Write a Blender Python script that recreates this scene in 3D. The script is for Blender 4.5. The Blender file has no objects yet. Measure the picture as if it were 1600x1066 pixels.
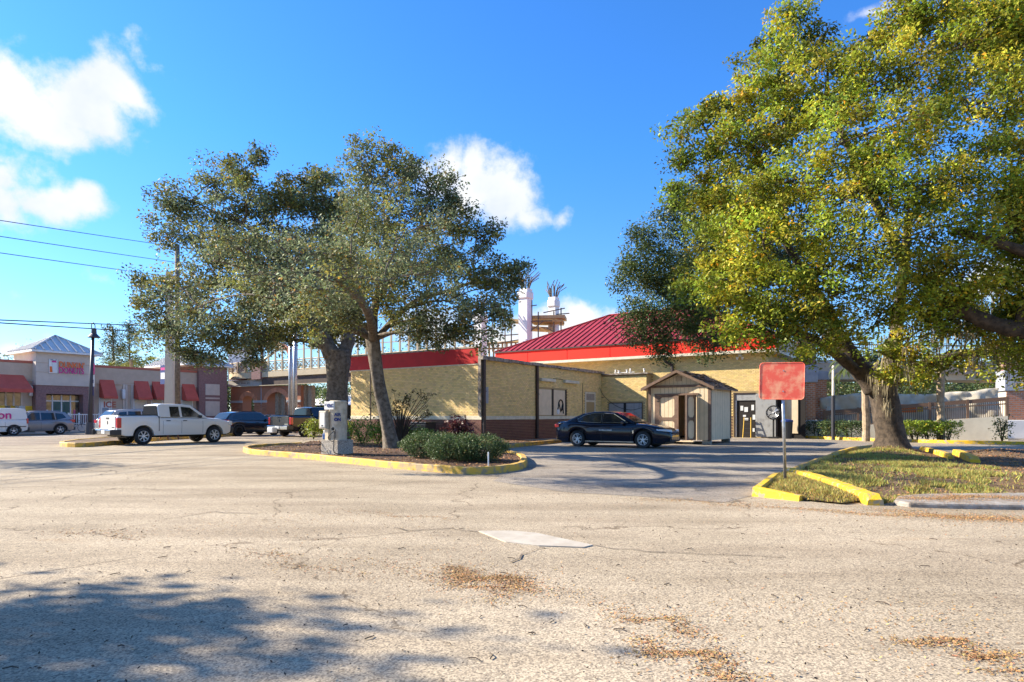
import bpy, bmesh, math, random
import numpy as np
from mathutils import Vector, Matrix
from mathutils.geometry import delaunay_2d_cdt
random.seed(7); RNG = np.random.default_rng(7)
S = bpy.context.scene; COL = S.collection
R = math.radians; PI = math.pi
EYE = 1.35; FOC = 1000.0

# ---------------------------------------------------------------- camera, light, exposure
cd = bpy.data.cameras.new('camera'); cam = bpy.data.objects.new('camera', cd); COL.objects.link(cam); S.camera = cam
cam.location = (0, 0, EYE); cam.rotation_euler = (PI/2, 0, 0)
cd.sensor_width = 36; cd.lens = 36*FOC/1600; cd.shift_y = (650-533)/1600; cd.clip_end = 6000; cd.clip_start = .05
SUN_AZ = R(-75); SUN_EL = R(30)
sun_dir = Vector((math.sin(SUN_AZ)*math.cos(SUN_EL), math.cos(SUN_AZ)*math.cos(SUN_EL), math.sin(SUN_EL)))
sl = bpy.data.lights.new('sun', 'SUN'); sl.energy = 5.0; sl.angle = R(.53); sl.color = (1, .90, .74)
so = bpy.data.objects.new('sun', sl); COL.objects.link(so); so.rotation_euler = sun_dir.to_track_quat('Z', 'Y').to_euler()
S.view_settings.view_transform = 'Standard'; S.view_settings.look = 'None'; S.view_settings.gamma = 1
S.view_settings.use_curve_mapping = False; S.view_settings.exposure = 1.42
S.cycles.use_adaptive_sampling = True; S.cycles.max_bounces = 6; S.cycles.transparent_max_bounces = 6

W = bpy.data.worlds.new('World'); S.world = W; W.use_nodes = True
def world():
    nt = W.node_tree; N = nt.nodes; L = nt.links
    bg = N['Background']; bg.inputs[1].default_value = .13
    sk = N.new('ShaderNodeTexSky'); sk.sky_type = 'NISHITA'; sk.sun_disc = False
    sk.sun_elevation = SUN_EL; sk.sun_rotation = SUN_AZ; sk.air_density = 1.0; sk.dust_density = .25; sk.ozone_density = 2.2
    tc = N.new('ShaderNodeTexCoord')
    hsv = N.new('ShaderNodeHueSaturation'); hsv.inputs['Saturation'].default_value = 1.12; hsv.inputs['Value'].default_value = 1.0
    L.new(sk.outputs[0], hsv.inputs['Color'])
    tint = N.new('ShaderNodeMix'); tint.data_type = 'RGBA'; tint.blend_type = 'MULTIPLY'; tint.inputs[0].default_value = 1
    L.new(hsv.outputs[0], tint.inputs[6])
    sepz = N.new('ShaderNodeSeparateXYZ'); L.new(tc.outputs['Generated'], sepz.inputs[0]); tr = N.new('ShaderNodeValToRGB'); L.new(sepz.outputs[2], tr.inputs[0])
    te = tr.color_ramp.elements; te[0].position = 0; te[0].color = (.40, .50, .66, 1); te[1].position = .38; te[1].color = (.28, .58, .90, 1); L.new(tr.outputs[0], tint.inputs[7])
    def math_(op, a, b=None, clamp=False):
        m = N.new('ShaderNodeMath'); m.operation = op; m.use_clamp = clamp
        for i, v in enumerate((a, b)):
            if v is None: continue
            if isinstance(v, (int, float)): m.inputs[i].default_value = v
            else: L.new(v, m.inputs[i])
        return m.outputs[0]
    def noise(scale, detail, rough=.55, src=None):
        n = N.new('ShaderNodeTexNoise'); n.inputs['Scale'].default_value = scale; n.inputs['Detail'].default_value = detail
        n.inputs['Roughness'].default_value = rough; L.new(src or tc.outputs['Generated'], n.inputs['Vector']); return n
    w = noise(7, 4)
    vs = N.new('ShaderNodeVectorMath'); vs.operation = 'SUBTRACT'; L.new(w.outputs['Color'], vs.inputs[0]); vs.inputs[1].default_value = (.5, .5, .5)
    vm = N.new('ShaderNodeVectorMath'); vm.operation = 'SCALE'; L.new(vs.outputs[0], vm.inputs[0]); vm.inputs['Scale'].default_value = .09
    va = N.new('ShaderNodeVectorMath'); va.operation = 'ADD'; L.new(tc.outputs['Generated'], va.inputs[0]); L.new(vm.outputs[0], va.inputs[1])
    blobs = [(40,165,75,48,1),(110,150,75,52,1),(165,125,60,36,1),(85,190,70,30,1),(195,135,32,20,.9),(20,120,40,40,.8),
             (225,98,30,26,.55),(185,85,30,14,.4),(0,280,50,50,1),(15,320,45,45,1),(70,318,60,30,1),(125,315,42,26,.9),(5,250,28,22,.8),(97,240,14,13,.45),
             (55,455,22,9,.22),(160,435,36,10,.2),(690,270,48,40,1),(735,290,55,44,1),(785,305,50,42,1),(810,328,38,22,.9),(650,250,30,18,.8),(875,335,20,18,.5),
             (1345,20,38,14,.5),(1370,24,18,10,.5),(900,515,60,30,1),(850,520,50,24,1),(780,545,60,30,.8),(660,520,60,25,.8),(560,520,50,30,.7),(1540,440,60,25,.9),(30,545,60,14,.7),(150,560,60,12,.4),(450,505,45,30,.6)]
    rs = random.Random(3)
    acc = None
    def blob(c, rx, ry, amp):
        nonlocal acc
        s = N.new('ShaderNodeVectorMath'); s.operation = 'SUBTRACT'; L.new(va.outputs[0], s.inputs[0]); s.inputs[1].default_value = c
        sc = N.new('ShaderNodeVectorMath'); sc.operation = 'MULTIPLY'; L.new(s.outputs[0], sc.inputs[0]); sc.inputs[1].default_value = (1/rx, 1/rx, 1/ry)
        ln = N.new('ShaderNodeVectorMath'); ln.operation = 'LENGTH'; L.new(sc.outputs[0], ln.inputs[0])
        v = math_('SUBTRACT', 1.15, ln.outputs['Value']); v = math_('MULTIPLY', v, amp)
        acc = v if acc is None else math_('MAXIMUM', acc, v)
    for px, py, rx, ry, amp in blobs:
        d = Vector(((px-800)/1000, 1, (650-py)/1000)); l = d.length; d.normalize()
        blob(d, rx/1000/l*1.4, ry/1000/l*1.4, amp)
    for i in range(30):                       # fair-weather clouds round the unseen sky, multiplied and enlarged to neutralise ambient light
        az = rs.uniform(55, 305); el = rs.uniform(8, 50)
        d = Vector((math.sin(R(az))*math.cos(R(el)), math.cos(R(az))*math.cos(R(el)), math.sin(R(el))))
        blob(d, rs.uniform(.08, .22), rs.uniform(.04, .10), rs.uniform(.5, 1))
    n2 = noise(16, 8, .62); n3 = noise(5, 5, .6)
    den = math_('ADD', acc, math_('MULTIPLY', math_('SUBTRACT', n2.outputs[0], .52), 1.75))
    mr = N.new('ShaderNodeMapRange'); mr.interpolation_type = 'SMOOTHSTEP'; mr.inputs['From Min'].default_value = .12; mr.inputs['From Max'].default_value = .75
    L.new(den, mr.inputs['Value'])
    cr = N.new('ShaderNodeValToRGB'); cr.color_ramp.elements[0].position = .35; cr.color_ramp.elements[0].color = (2.3, 2.55, 3.0, 1)
    cr.color_ramp.elements[1].position = .6; cr.color_ramp.elements[1].color = (3.1, 3.15, 3.2, 1); L.new(n3.outputs[0], cr.inputs[0])
    mx = N.new('ShaderNodeMix'); mx.data_type = 'RGBA'; L.new(mr.outputs[0], mx.inputs[0]); L.new(tint.outputs[2], mx.inputs[6]); L.new(cr.outputs[0], mx.inputs[7])
    L.new(mx.outputs[2], bg.inputs[0])
world()

# ---------------------------------------------------------------- materials
MATS = {}
def pm(name, col, rough=.7, metal=0, col2=None, scale=4, detail=4, bump=0, bscale=40, coat=0, spec=.5, coords='pos', trans=0, attr=None, lo=.38, hi=.62):
    """principled material; col2 mixes in by noise; attr darkens/lightens per face"""
    if name in MATS: return MATS[name]
    m = bpy.data.materials.new(name); m.use_nodes = True; nt = m.node_tree; N = nt.nodes; L = nt.links
    b = N['Principled BSDF']; b.inputs['Base Color'].default_value = (*col, 1); b.inputs['Roughness'].default_value = rough
    b.inputs['Metallic'].default_value = metal; b.inputs['Coat Weight'].default_value = coat; b.inputs['Coat Roughness'].default_value = .04
    b.inputs['Specular IOR Level'].default_value = spec
    if coords == 'pos':
        g = N.new('ShaderNodeNewGeometry'); vec = g.outputs['Position']
    else:
        g = N.new('ShaderNodeTexCoord'); vec = g.outputs['Object']
    out = None
    if col2 is not None:
        n = N.new('ShaderNodeTexNoise'); n.inputs['Scale'].default_value = scale; n.inputs['Detail'].default_value = detail; n.inputs['Roughness'].default_value = .6
        L.new(vec, n.inputs['Vector'])
        r = N.new('ShaderNodeValToRGB'); r.color_ramp.elements[0].position = lo; r.color_ramp.elements[1].position = hi
        r.color_ramp.elements[0].color = (*col, 1); r.color_ramp.elements[1].color = (*col2, 1); L.new(n.outputs[0], r.inputs[0]); out = r.outputs[0]
    if attr:
        a = N.new('ShaderNodeAttribute'); a.attribute_name = 'tint'
        mx = N.new('ShaderNodeMix'); mx.data_type = 'RGBA'; mx.blend_type = 'MULTIPLY'; mx.inputs[0].default_value = 1
        if out is not None: L.new(out, mx.inputs[6])
        else: mx.inputs[6].default_value = (*col, 1)
        L.new(a.outputs['Color'], mx.inputs[7]); out = mx.outputs[2]
    if out is not None: L.new(out, b.inputs['Base Color'])
    if bump:
        n = N.new('ShaderNodeTexNoise'); n.inputs['Scale'].default_value = bscale; n.inputs['Detail'].default_value = 6; L.new(vec, n.inputs['Vector'])
        bp = N.new('ShaderNodeBump'); bp.inputs['Strength'].default_value = bump; bp.inputs['Distance'].default_value = .02
        L.new(n.outputs[0], bp.inputs['Height']); L.new(bp.outputs[0], b.inputs['Normal'])
    if trans and out is not None:
        t = N.new('ShaderNodeBsdfTranslucent'); L.new(out, t.inputs['Color']); ms = N.new('ShaderNodeMixShader'); ms.inputs[0].default_value = trans
        L.new(b.outputs[0], ms.inputs[1]); L.new(t.outputs[0], ms.inputs[2]); L.new(ms.outputs[0], N['Material Output'].inputs[0])
    MATS[name] = m; return m

M = lambda k: MATS[k]
def ground_mat(name, base, dark, litter, litter_amt, spk=60, crack=True, rough=.9):
    m = bpy.data.materials.new(name); m.use_nodes = True; nt = m.node_tree; N = nt.nodes; L = nt.links
    b = N['Principled BSDF']; b.inputs['Roughness'].default_value = rough; b.inputs['Specular IOR Level'].default_value = .25
    g = N.new('ShaderNodeNewGeometry'); P = g.outputs['Position']
    def noise(s, d=4, r=.6, vec=P):
        n = N.new('ShaderNodeTexNoise'); n.inputs['Scale'].default_value = s; n.inputs['Detail'].default_value = d; n.inputs['Roughness'].default_value = r
        L.new(vec, n.inputs['Vector']); return n.outputs[0]
    def ramp(src, p0, c0, p1, c1):
        r = N.new('ShaderNodeValToRGB'); e = r.color_ramp.elements; e[0].position = p0; e[0].color = (*c0, 1); e[1].position = p1; e[1].color = (*c1, 1)
        L.new(src, r.inputs[0]); return r.outputs[0]
    def mix(f, a, c, mode='MIX'):
        x = N.new('ShaderNodeMix'); x.data_type = 'RGBA'; x.blend_type = mode
        if isinstance(f, float): x.inputs[0].default_value = f
        else: L.new(f, x.inputs[0])
        for i, v in ((6, a), (7, c)):
            if isinstance(v, tuple): x.inputs[i].default_value = (*v, 1)
            else: L.new(v, x.inputs[i])
        return x.outputs[2]
    big = ramp(noise(.35, 5), .35, dark, .62, base)
    sp = noise(spk, 2, .7); v = N.new('ShaderNodeTexVoronoi'); v.inputs['Scale'].default_value = spk*1.1; L.new(P, v.inputs['Vector'])
    bw = N.new('ShaderNodeRGBToBW'); L.new(v.outputs['Color'], bw.inputs[0])
    c = mix(1.0, big, ramp(bw.outputs[0], .15, (.50, .49, .49), .75, (1.26, 1.24, 1.20)), 'MULTIPLY')
    c = mix(1.0, c, ramp(sp, .3, (.74, .74, .76), .7, (1.16, 1.14, 1.1)), 'MULTIPLY')
    st = N.new('ShaderNodeMapping'); st.inputs['Rotation'].default_value = (0, 0, R(28)); st.inputs['Scale'].default_value = (.22, .9, 1); L.new(P, st.inputs['Vector'])
    c = mix(1.0, c, ramp(noise(1.0, 6, .62, st.outputs[0]), .36, (.76, .73, .70), .58, (1.06, 1.05, 1.04)), 'MULTIPLY')
    st2 = N.new('ShaderNodeMapping'); st2.inputs['Rotation'].default_value = (0, 0, R(35)); st2.inputs['Scale'].default_value = (.35, 1.5, 1); L.new(P, st2.inputs['Vector'])
    n1 = noise(.9, 7, .72, st2.outputs[0]); lit = ramp(n1, .56+.1*(1-litter_amt), (0, 0, 0), .72+.06*(1-litter_amt), (1, 1, 1))
    n4 = ramp(noise(38, 3, .7), .44, (0, 0, 0), .56, (1, 1, 1)); f = mix(1.0, lit, n4, 'MULTIPLY')
    bw2 = N.new('ShaderNodeRGBToBW'); L.new(f, bw2.inputs[0])
    mm = N.new('ShaderNodeMath'); mm.operation = 'MULTIPLY'; mm.inputs[1].default_value = .75; L.new(bw2.outputs[0], mm.inputs[0])
    c = mix(mm.outputs[0], c, litter)
    if crack:
        wv = noise(1.2, 4); wp = N.new('ShaderNodeVectorMath'); wp.operation = 'ADD'; L.new(P, wp.inputs[0])
        cmb = N.new('ShaderNodeCombineXYZ'); L.new(wv, cmb.inputs[0]); L.new(wv, cmb.inputs[1]); L.new(cmb.outputs[0], wp.inputs[1])
        vo = N.new('ShaderNodeTexVoronoi'); vo.feature = 'DISTANCE_TO_EDGE'; vo.inputs['Scale'].default_value = .21; L.new(wp.outputs[0], vo.inputs['Vector'])
        cf = ramp(vo.outputs['Distance'], .0012, (.42, .38, .34), .0045, (1, 1, 1)); 
        mk = ramp(noise(.5, 3), .50, (0, 0, 0), .56, (1, 1, 1)); bwm = N.new('ShaderNodeRGBToBW'); L.new(mk, bwm.inputs[0])
        cf2 = mix(bwm.outputs[0], cf, (1, 1, 1)); c = mix(1.0, c, cf2, 'MULTIPLY')
    L.new(c, b.inputs['Base Color'])
    bp = N.new('ShaderNodeBump'); bp.inputs['Strength'].default_value = .75; bp.inputs['Distance'].default_value = .012
    L.new(bw.outputs[0], bp.inputs['Height']); L.new(bp.outputs[0], b.inputs['Normal'])
    MATS[name] = m
ground_mat('lot_asphalt', (.462, .390, .285), (.375, .315, .225), (.32, .19, .08), .5, 80)
ground_mat('drive_asphalt', (.37, .33, .275), (.28, .25, .21), (.26, .17, .09), .05, 70)
ground_mat('street_asphalt', (.36, .295, .225), (.29, .24, .18), (.2, .13, .08), 0, 40)
ground_mat('mulch', (.15, .088, .055), (.075, .042, .026), (.30, .19, .10), 1, 24, False)
ground_mat('soil', (.22, .15, .09), (.13, .085, .05), (.26, .17, .09), 1, 30, False)
ground_mat('concrete', (.52, .48, .42), (.42, .39, .34), (.3, .2, .1), .1, 50, False)
pm('kerb_yellow', (.70, .42, .014), .7, col2=(.34, .28, .17), scale=6, detail=12, bump=.5, bscale=30, lo=.52, hi=.60)
pm('kerb_faded', (.62, .36, .04), .7, col2=(.30, .22, .12), scale=4, detail=10, bump=.5, bscale=30, lo=.46, hi=.60)
pm('kerb_grey', (.34, .31, .27), .85, col2=(.20, .16, .12), scale=6, detail=8, bump=.4)
pm('mortar_yellow', (.42, .30, .14), .9)
pm('brick_yellow', (.80, .59, .25), .75, attr=1, bump=.3, bscale=60)
pm('mortar_brown', (.05, .035, .03), .9)
pm('brick_brown', (.155, .060, .042), .7, attr=1)
pm('cream', (.72, .66, .50), .6, col2=(.58, .52, .38), scale=3)
pm('red_paint', (.52, .012, .012), .5, col2=(.44, .010, .010), scale=2, spec=.25)
pm('red_bright', (.86, .030, .012), .55, col2=(.80, .028, .012), scale=1, spec=.25)
pm('roof_red', (.37, .034, .034), .48, metal=.05, col2=(.29, .026, .028), scale=1.3)
pm('flashing', (.40, .34, .27), .6, col2=(.14, .10, .07), scale=5, detail=7)
pm('dark_brown', (.055, .033, .026), .5, col2=(.03, .02, .016), scale=5)
pm('white_paint', (.78, .77, .74), .45, col2=(.68, .66, .62), scale=3)
pm('grey_door', (.34, .34, .33), .6, col2=(.20, .19, .18), scale=4, detail=8, lo=.5, hi=.75)
pm('black_matte', (.012, .012, .013), .55)
pm('interior_dark', (.02, .016, .014), .9)
pm('glass_dark', (.012, .015, .018), .06, spec=.8)
pm('glass_blue', (.03, .045, .06), .05, spec=1)
pm('steel_galv', (.46, .47, .48), .35, metal=.7, col2=(.30, .30, .31), scale=12)
pm('aluminium', (.56, .49, .38), .5, metal=.1, col2=(.40, .34, .25), scale=5, coords='obj')
pm('siding', (.78, .62, .42), .65, col2=(.70, .56, .37), scale=3)
pm('shed_trim', (.20, .125, .085), .6, col2=(.15, .09, .06), scale=6)
pm('groove', (.46, .36, .22), .8)
pm('shingle', (.085, .060, .045), .9, attr=1, bump=.5, bscale=80)
pm('sign_red', (.80, .11, .065), .6, col2=(.85, .36, .20), scale=5, detail=5, coords='obj', lo=.45, hi=.66)
pm('stucco_tan', (.55, .42, .31), .85, col2=(.50, .38, .28), scale=2, bump=.2)
pm('stucco_light', (.62, .52, .43), .85, col2=(.56, .47, .39), scale=2)
pm('stucco_cream', (.74, .66, .50), .8, col2=(.66, .58, .44), scale=1.5)
pm('plum_brick', (.29, .165, .15), .85, col2=(.22, .12, .11), scale=9, detail=2)
pm('coping_red', (.46, .12, .07), .6)
pm('awning', (.56, .10, .065), .75, col2=(.50, .085, .055), scale=2)
pm('roof_metal', (.62, .60, .56), .45, metal=.1, col2=(.54, .52, .49), scale=1)
pm('brick_red', (.46, .19, .10), .85, attr=1)
pm('mortar_light', (.52, .46, .38), .9)
pm('stone', (.52, .49, .45), .8, col2=(.42, .40, .37), scale=2, bump=.2)
pm('stone_blue', (.36, .38, .42), .8, col2=(.28, .30, .34), scale=2)
pm('deck_tan', (.62, .50, .32), .8, col2=(.54, .43, .27), scale=1.5)
pm('deck_brown', (.12, .08, .06), .8, col2=(.08, .055, .04), scale=2)
pm('rail_brown', (.16, .095, .06), .6)
pm('rail_tan', (.50, .40, .25), .7)
pm('timber', (.52, .36, .17), .75, col2=(.38, .25, .11), scale=5)
pm('tarp', (.80, .75, .64), .7, col2=(.70, .64, .52), scale=2, trans=.5)
pm('rust', (.30, .10, .05), .8)
pm('column_white', (.80, .78, .76), .8, col2=(.70, .68, .66), scale=1)
pm('pole_white', (.60, .55, .47), .75, col2=(.52, .47, .40), scale=1)
pm('pole_dark', (.035, .035, .045), .45)
pm('pole_tan', (.40, .30, .20), .85, col2=(.26, .19, .12), scale=7, bump=.5)
pm('wood_grey', (.20, .17, .14), .9, col2=(.12, .10, .08), scale=8)
pm('bark_grey', (.20, .165, .125), .95, col2=(.085, .065, .045), scale=7, detail=8, bump=1, bscale=22)
pm('bark_dark', (.095, .068, .046), .95, col2=(.035, .025, .017), scale=6, detail=8, bump=1, bscale=18)
pm('leaf_grey', (.185, .215, .100), .6, attr=1, trans=.30, spec=.25)
pm('leaf_yellow', (.42, .40, .038), .5, attr=1, trans=.36, spec=.35)
pm('leaf_green', (.085, .115, .035), .5, attr=1, trans=.3, spec=.35)
pm('leaf_box', (.085, .13, .045), .55, attr=1, trans=.25, spec=.3)
pm('leaf_lime', (.30, .30, .035), .5, attr=1, trans=.4)
pm('leaf_wine', (.10, .030, .030), .45, attr=1, trans=.3)
pm('grass', (.38, .34, .09), .7, attr=1, trans=.4)
pm('moss', (.30, .25, .16), .9, attr=1, trans=.3)
pm('litter', (.36, .20, .075), .8, attr=1)
pm('crack', (.13, .10, .07), .95)
pm('twig', (.05, .032, .02), .9)
pm('rubber', (.018, .018, .019), .75)
pm('rim_silver', (.68, .68, .68), .35, metal=.35)
pm('rim_black', (.03, .03, .03), .3, metal=.5)
pm('lamp_red', (.50, .008, .010), .2, coat=.6)
pm('lamp_clear', (.62, .62, .62), .12, coat=.8)
pm('chrome', (.60, .60, .60), .15, metal=.95)
pm('plastic_dark', (.03, .03, .032), .5)
pm('paint_navy', (.003, .0045, .013), .18, coat=.55, spec=.25)
pm('paint_white', (.76, .72, .66), .32, coat=.5)
pm('paint_silver', (.20, .21, .23), .3, metal=.4, coat=.6)
pm('paint_silver_light', (.36, .36, .36), .3, metal=.4, coat=.6)
pm('paint_black', (.012, .013, .018), .18, coat=1)
pm('paint_charcoal', (.045, .048, .055), .22, coat=1, metal=.3)
pm('plate_white', (.75, .75, .72), .4)
pm('magenta', (.62, .02, .22), .5)
pm('orange_ink', (.80, .16, .015), .5)
pm('navy_ink', (.01, .03, .16), .5)
pm('teal_ink', (.01, .09, .08), .4)
pm('yellow_ink', (.75, .45, .02), .5)
pm('pink_ink', (.65, .12, .25), .5)
pm('paper', (.72, .72, .70), .6)
pm('glass_front', (.05, .045, .04), .08, spec=.8, col2=(.30, .22, .14), scale=1.2)
pm('glass_pale', (.42, .47, .46), .15, spec=.8, col2=(.34, .39, .39), scale=1)
pm('bag_blue', (.03, .10, .30), .5)

# ---------------------------------------------------------------- object helpers
def tag(o, label=None, cat=None, group=None, kind=None):
    if label: o['label'] = label
    if cat: o['category'] = cat
    if group: o['group'] = group
    if kind: o['kind'] = kind
    return o
def empty(name, loc=(0, 0, 0), rz=0, label=None, cat=None, group=None, kind=None):
    o = bpy.data.objects.new(name, None); o.empty_display_size = .3; COL.objects.link(o)
    o.location = loc; o.rotation_euler = (0, 0, rz); return tag(o, label, cat, group, kind)
def link(name, me, mat, parent=None, loc=None, rot=None):
    o = bpy.data.objects.new(name, me); COL.objects.link(o)
    if mat is not None and not me.materials:
        me.materials.append(M(mat) if isinstance(mat, str) else mat)
    if parent: o.parent = parent
    if loc is not None: o.location = loc
    if rot is not None: o.rotation_euler = rot
    return o
def copy_tree(o, parent=None):
    c = o.copy(); COL.objects.link(c); c.parent = parent
    for ch in list(o.children): copy_tree(ch, c)
    return c
class MB:
    def __init__(s): s.v = []; s.f = []; s.t = []
    def add(s, vs, fs, tint=None):
        b = len(s.v); s.v += [tuple(v) for v in vs]; s.f += [tuple(b+i for i in f) for f in fs]
        s.t += [tint if tint is not None else 1.0]*len(fs); return s
    def box(s, cx, cy, cz, sx, sy, sz, rz=0, tint=None, M4=None):
        c, n = math.cos(rz), math.sin(rz); vs = []
        for dx, dy, dz in ((-1,-1,-1),(1,-1,-1),(1,1,-1),(-1,1,-1),(-1,-1,1),(1,-1,1),(1,1,1),(-1,1,1)):
            x, y, z = dx*sx/2, dy*sy/2, dz*sz/2; p = Vector((cx+x*c-y*n, cy+x*n+y*c, cz+z))
            vs.append(M4 @ p if M4 else p)
        return s.add(vs, ((0,3,2,1),(4,5,6,7),(0,1,5,4),(1,2,6,5),(2,3,7,6),(3,0,4,7)), tint)
    def bb(s, x0, x1, y0, y1, z0, z1, tint=None): return s.box((x0+x1)/2, (y0+y1)/2, (z0+z1)/2, abs(x1-x0), abs(y1-y0), abs(z1-z0), 0, tint)
    def quad(s, a, b, c, d, tint=None): return s.add((a, b, c, d), ((0,1,2,3),), tint)
    def prism(s, pts, z0, z1, tint=None):
        n = len(pts); vs = [(x, y, z0) for x, y in pts]+[(x, y, z1) for x, y in pts]
        return s.add(vs, [tuple(range(n-1, -1, -1)), tuple(range(n, 2*n))]+[(i, (i+1) % n, n+(i+1) % n, n+i) for i in range(n)], tint)
    def extr(s, pts, d, tint=None):                 # polygon in 3-D, pushed along d
        n = len(pts); d = Vector(d); vs = [Vector(p) for p in pts]; vs += [p+d for p in vs]
        return s.add(vs, [tuple(range(n-1, -1, -1)), tuple(range(n, 2*n))]+[(i, (i+1) % n, n+(i+1) % n, n+i) for i in range(n)], tint)
    def tube(s, pts, rs, n=8, cap=True, tint=None):
        pts = [Vector(p) for p in pts]
        if not hasattr(rs, '__len__'): rs = [rs]*len(pts)
        rings = []; up = Vector((0, 0, 1)); prev = None
        for i, p in enumerate(pts):
            d = (pts[min(i+1, len(pts)-1)]-pts[max(i-1, 0)])
            d = d.normalized() if d.length > 1e-9 else Vector((0, 0, 1))
            if prev is None: a = d.cross(Vector((1, 0, 0)) if abs(d.x) < .8 else up).normalized()
            else: a = (prev-d*prev.dot(d)).normalized()
            prev = a; b = d.cross(a)
            rings.append([p+(a*math.cos(2*PI*k/n)+b*math.sin(2*PI*k/n))*rs[i] for k in range(n)])
        vs = [v for r in rings for v in r]; fs = []
        for i in range(len(pts)-1):
            for k in range(n): fs.append((i*n+k, i*n+(k+1) % n, (i+1)*n+(k+1) % n, (i+1)*n+k))
        if cap: fs += [tuple(range(n-1, -1, -1)), tuple(range((len(pts)-1)*n, len(pts)*n))]
        return s.add(vs, fs, tint)
    def cyl(s, x, y, z0, z1, r0, r1=None, n=12): return s.tube([(x, y, z0), (x, y, z1)], [r0, r0 if r1 is None else r1], n)
    def lathe(s, prof, n=20, axis='z', c=(0, 0, 0)):
        vs = []
        for r, h in prof:
            for k in range(n):
                a = 2*PI*k/n; x, y = r*math.cos(a), r*math.sin(a)
                vs.append((c[0]+x, c[1]+y, c[2]+h) if axis == 'z' else (c[0]+x, c[1]+h, c[2]+y))
        fs = []
        for i in range(len(prof)-1):
            for k in range(n): 
                q = (i*n+k, i*n+(k+1) % n, (i+1)*n+(k+1) % n, (i+1)*n+k); fs.append(q if axis == 'z' else q[::-1])
        return s.add(vs, fs)
    def mesh(s, name='m', smooth=False, tints=False):
        me = bpy.data.meshes.new(name); me.from_pydata(s.v, [], s.f)
        if tints:
            a = me.color_attributes.new('tint', 'FLOAT_COLOR', 'CORNER'); arr = []
            for f, t in zip(s.f, s.t):
                c = (t, t, t, 1) if isinstance(t, float) else (*t, 1)
                arr += list(c)*len(f)
            a.data.foreach_set('color', arr)
        if smooth:
            me.polygons.foreach_set('use_smooth', [True]*len(me.polygons))
        me.update(); return me
    def build(s, name, mat, parent=None, smooth=False, tints=False, bevel=0, angle=None, kind=None, seg=2):
        o = link(name, s.mesh(name, smooth, tints), mat, parent)
        if bevel:
            m = o.modifiers.new('b', 'BEVEL'); m.width = bevel; m.segments = seg; m.limit_method = 'ANGLE'; m.angle_limit = R(35)
        if angle is not None:
            o.data.set_sharp_from_angle(angle=R(angle))
        if kind: o['kind'] = kind
        return o

def G(px, py, z=0):
    Y = (EYE-z)*1000/(py-650); return Vector(((px-800)/1000*Y, Y, z))
def V(px, Y): return (px-800)/1000*Y
def H(py, Y): return EYE+(650-py)/1000*Y
class Frame:
    def __init__(s, x, y, ang):
        s.o = Vector((x, y)); s.a = ang; s.ux = Vector((math.cos(ang), math.sin(ang))); s.uy = Vector((-math.sin(ang), math.cos(ang)))
    def _p(s, px, py, ax, v):
        k = (px-800)/1000; Y = (v+s.o.dot(ax))/(k*ax.x+ax.y); P = Vector((k*Y, Y))-s.o
        return P.dot(s.ux), P.dot(s.uy), EYE+(650-py)/1000*Y
    def on_y(s, px, py, y0=0): x, y, z = s._p(px, py, s.uy, y0); return x, z
    def on_x(s, px, py, x0=0): x, y, z = s._p(px, py, s.ux, x0); return y, z
    def world(s, x, y, z=0): p = s.o+s.ux*x+s.uy*y; return Vector((p.x, p.y, z))
def text(body, size, mat, parent, loc, rot, name='lettering', ext=.012, sx=1, align='LEFT', bold=0):
    c = bpy.data.curves.new(name, 'FONT'); c.body = body; c.size = size; c.extrude = ext; c.align_x = align; c.offset = bold
    f = bpy.data.objects.new('tmp', c); COL.objects.link(f); bpy.context.view_layer.update()
    me = bpy.data.meshes.new_from_object(f.evaluated_get(bpy.context.evaluated_depsgraph_get())); bpy.data.objects.remove(f); me.materials.clear()
    o = link(name, me, mat, parent)
    o.location = loc; o.rotation_euler = rot; o.scale = (sx, 1, 1); return o

# ---------------------------------------------------------------- ground
def fill(name, outer, holes, mat, z=0, kind='structure'):
    vs = []; es = []; fc = []
    for loop in [outer]+holes:
        b = len(vs); n = len(loop); vs += [Vector((p[0], p[1])) for p in loop]; es += [(b+i, b+(i+1) % n) for i in range(n)]
    r = delaunay_2d_cdt(vs, es, [], 0, 1e-5)
    pts = r[0]; tris = r[2]
    def inside(p, poly):
        c = False; n = len(poly)
        for i in range(n):
            x0, y0 = poly[i][0], poly[i][1]; x1, y1 = poly[(i+1) % n][0], poly[(i+1) % n][1]
            if (y0 > p[1]) != (y1 > p[1]) and p[0] < (x1-x0)*(p[1]-y0)/(y1-y0)+x0: c = not c
        return c
    out = []
    for t in tris:
        c = sum((pts[i] for i in t), Vector((0, 0)))/len(t)
        if inside(c, outer) and not any(inside(c, h) for h in holes):
            t = list(t); a = (pts[t[1]]-pts[t[0]]).cross(pts[t[2]]-pts[t[0]])
            out.append(t if a > 0 else t[::-1])
    me = bpy.data.meshes.new(name); me.from_pydata([(p.x, p.y, z) for p in pts], [], out); me.update()
    return tag(link(name, me, mat), kind=kind)
def inside(p, poly):
    c = False; n = len(poly)
    for i in range(n):
        x0, y0 = poly[i][0], poly[i][1]; x1, y1 = poly[(i+1) % n][0], poly[(i+1) % n][1]
        if (y0 > p[1]) != (y1 > p[1]) and p[0] < (x1-x0)*(p[1]-y0)/(y1-y0)+x0: c = not c
    return c
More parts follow.
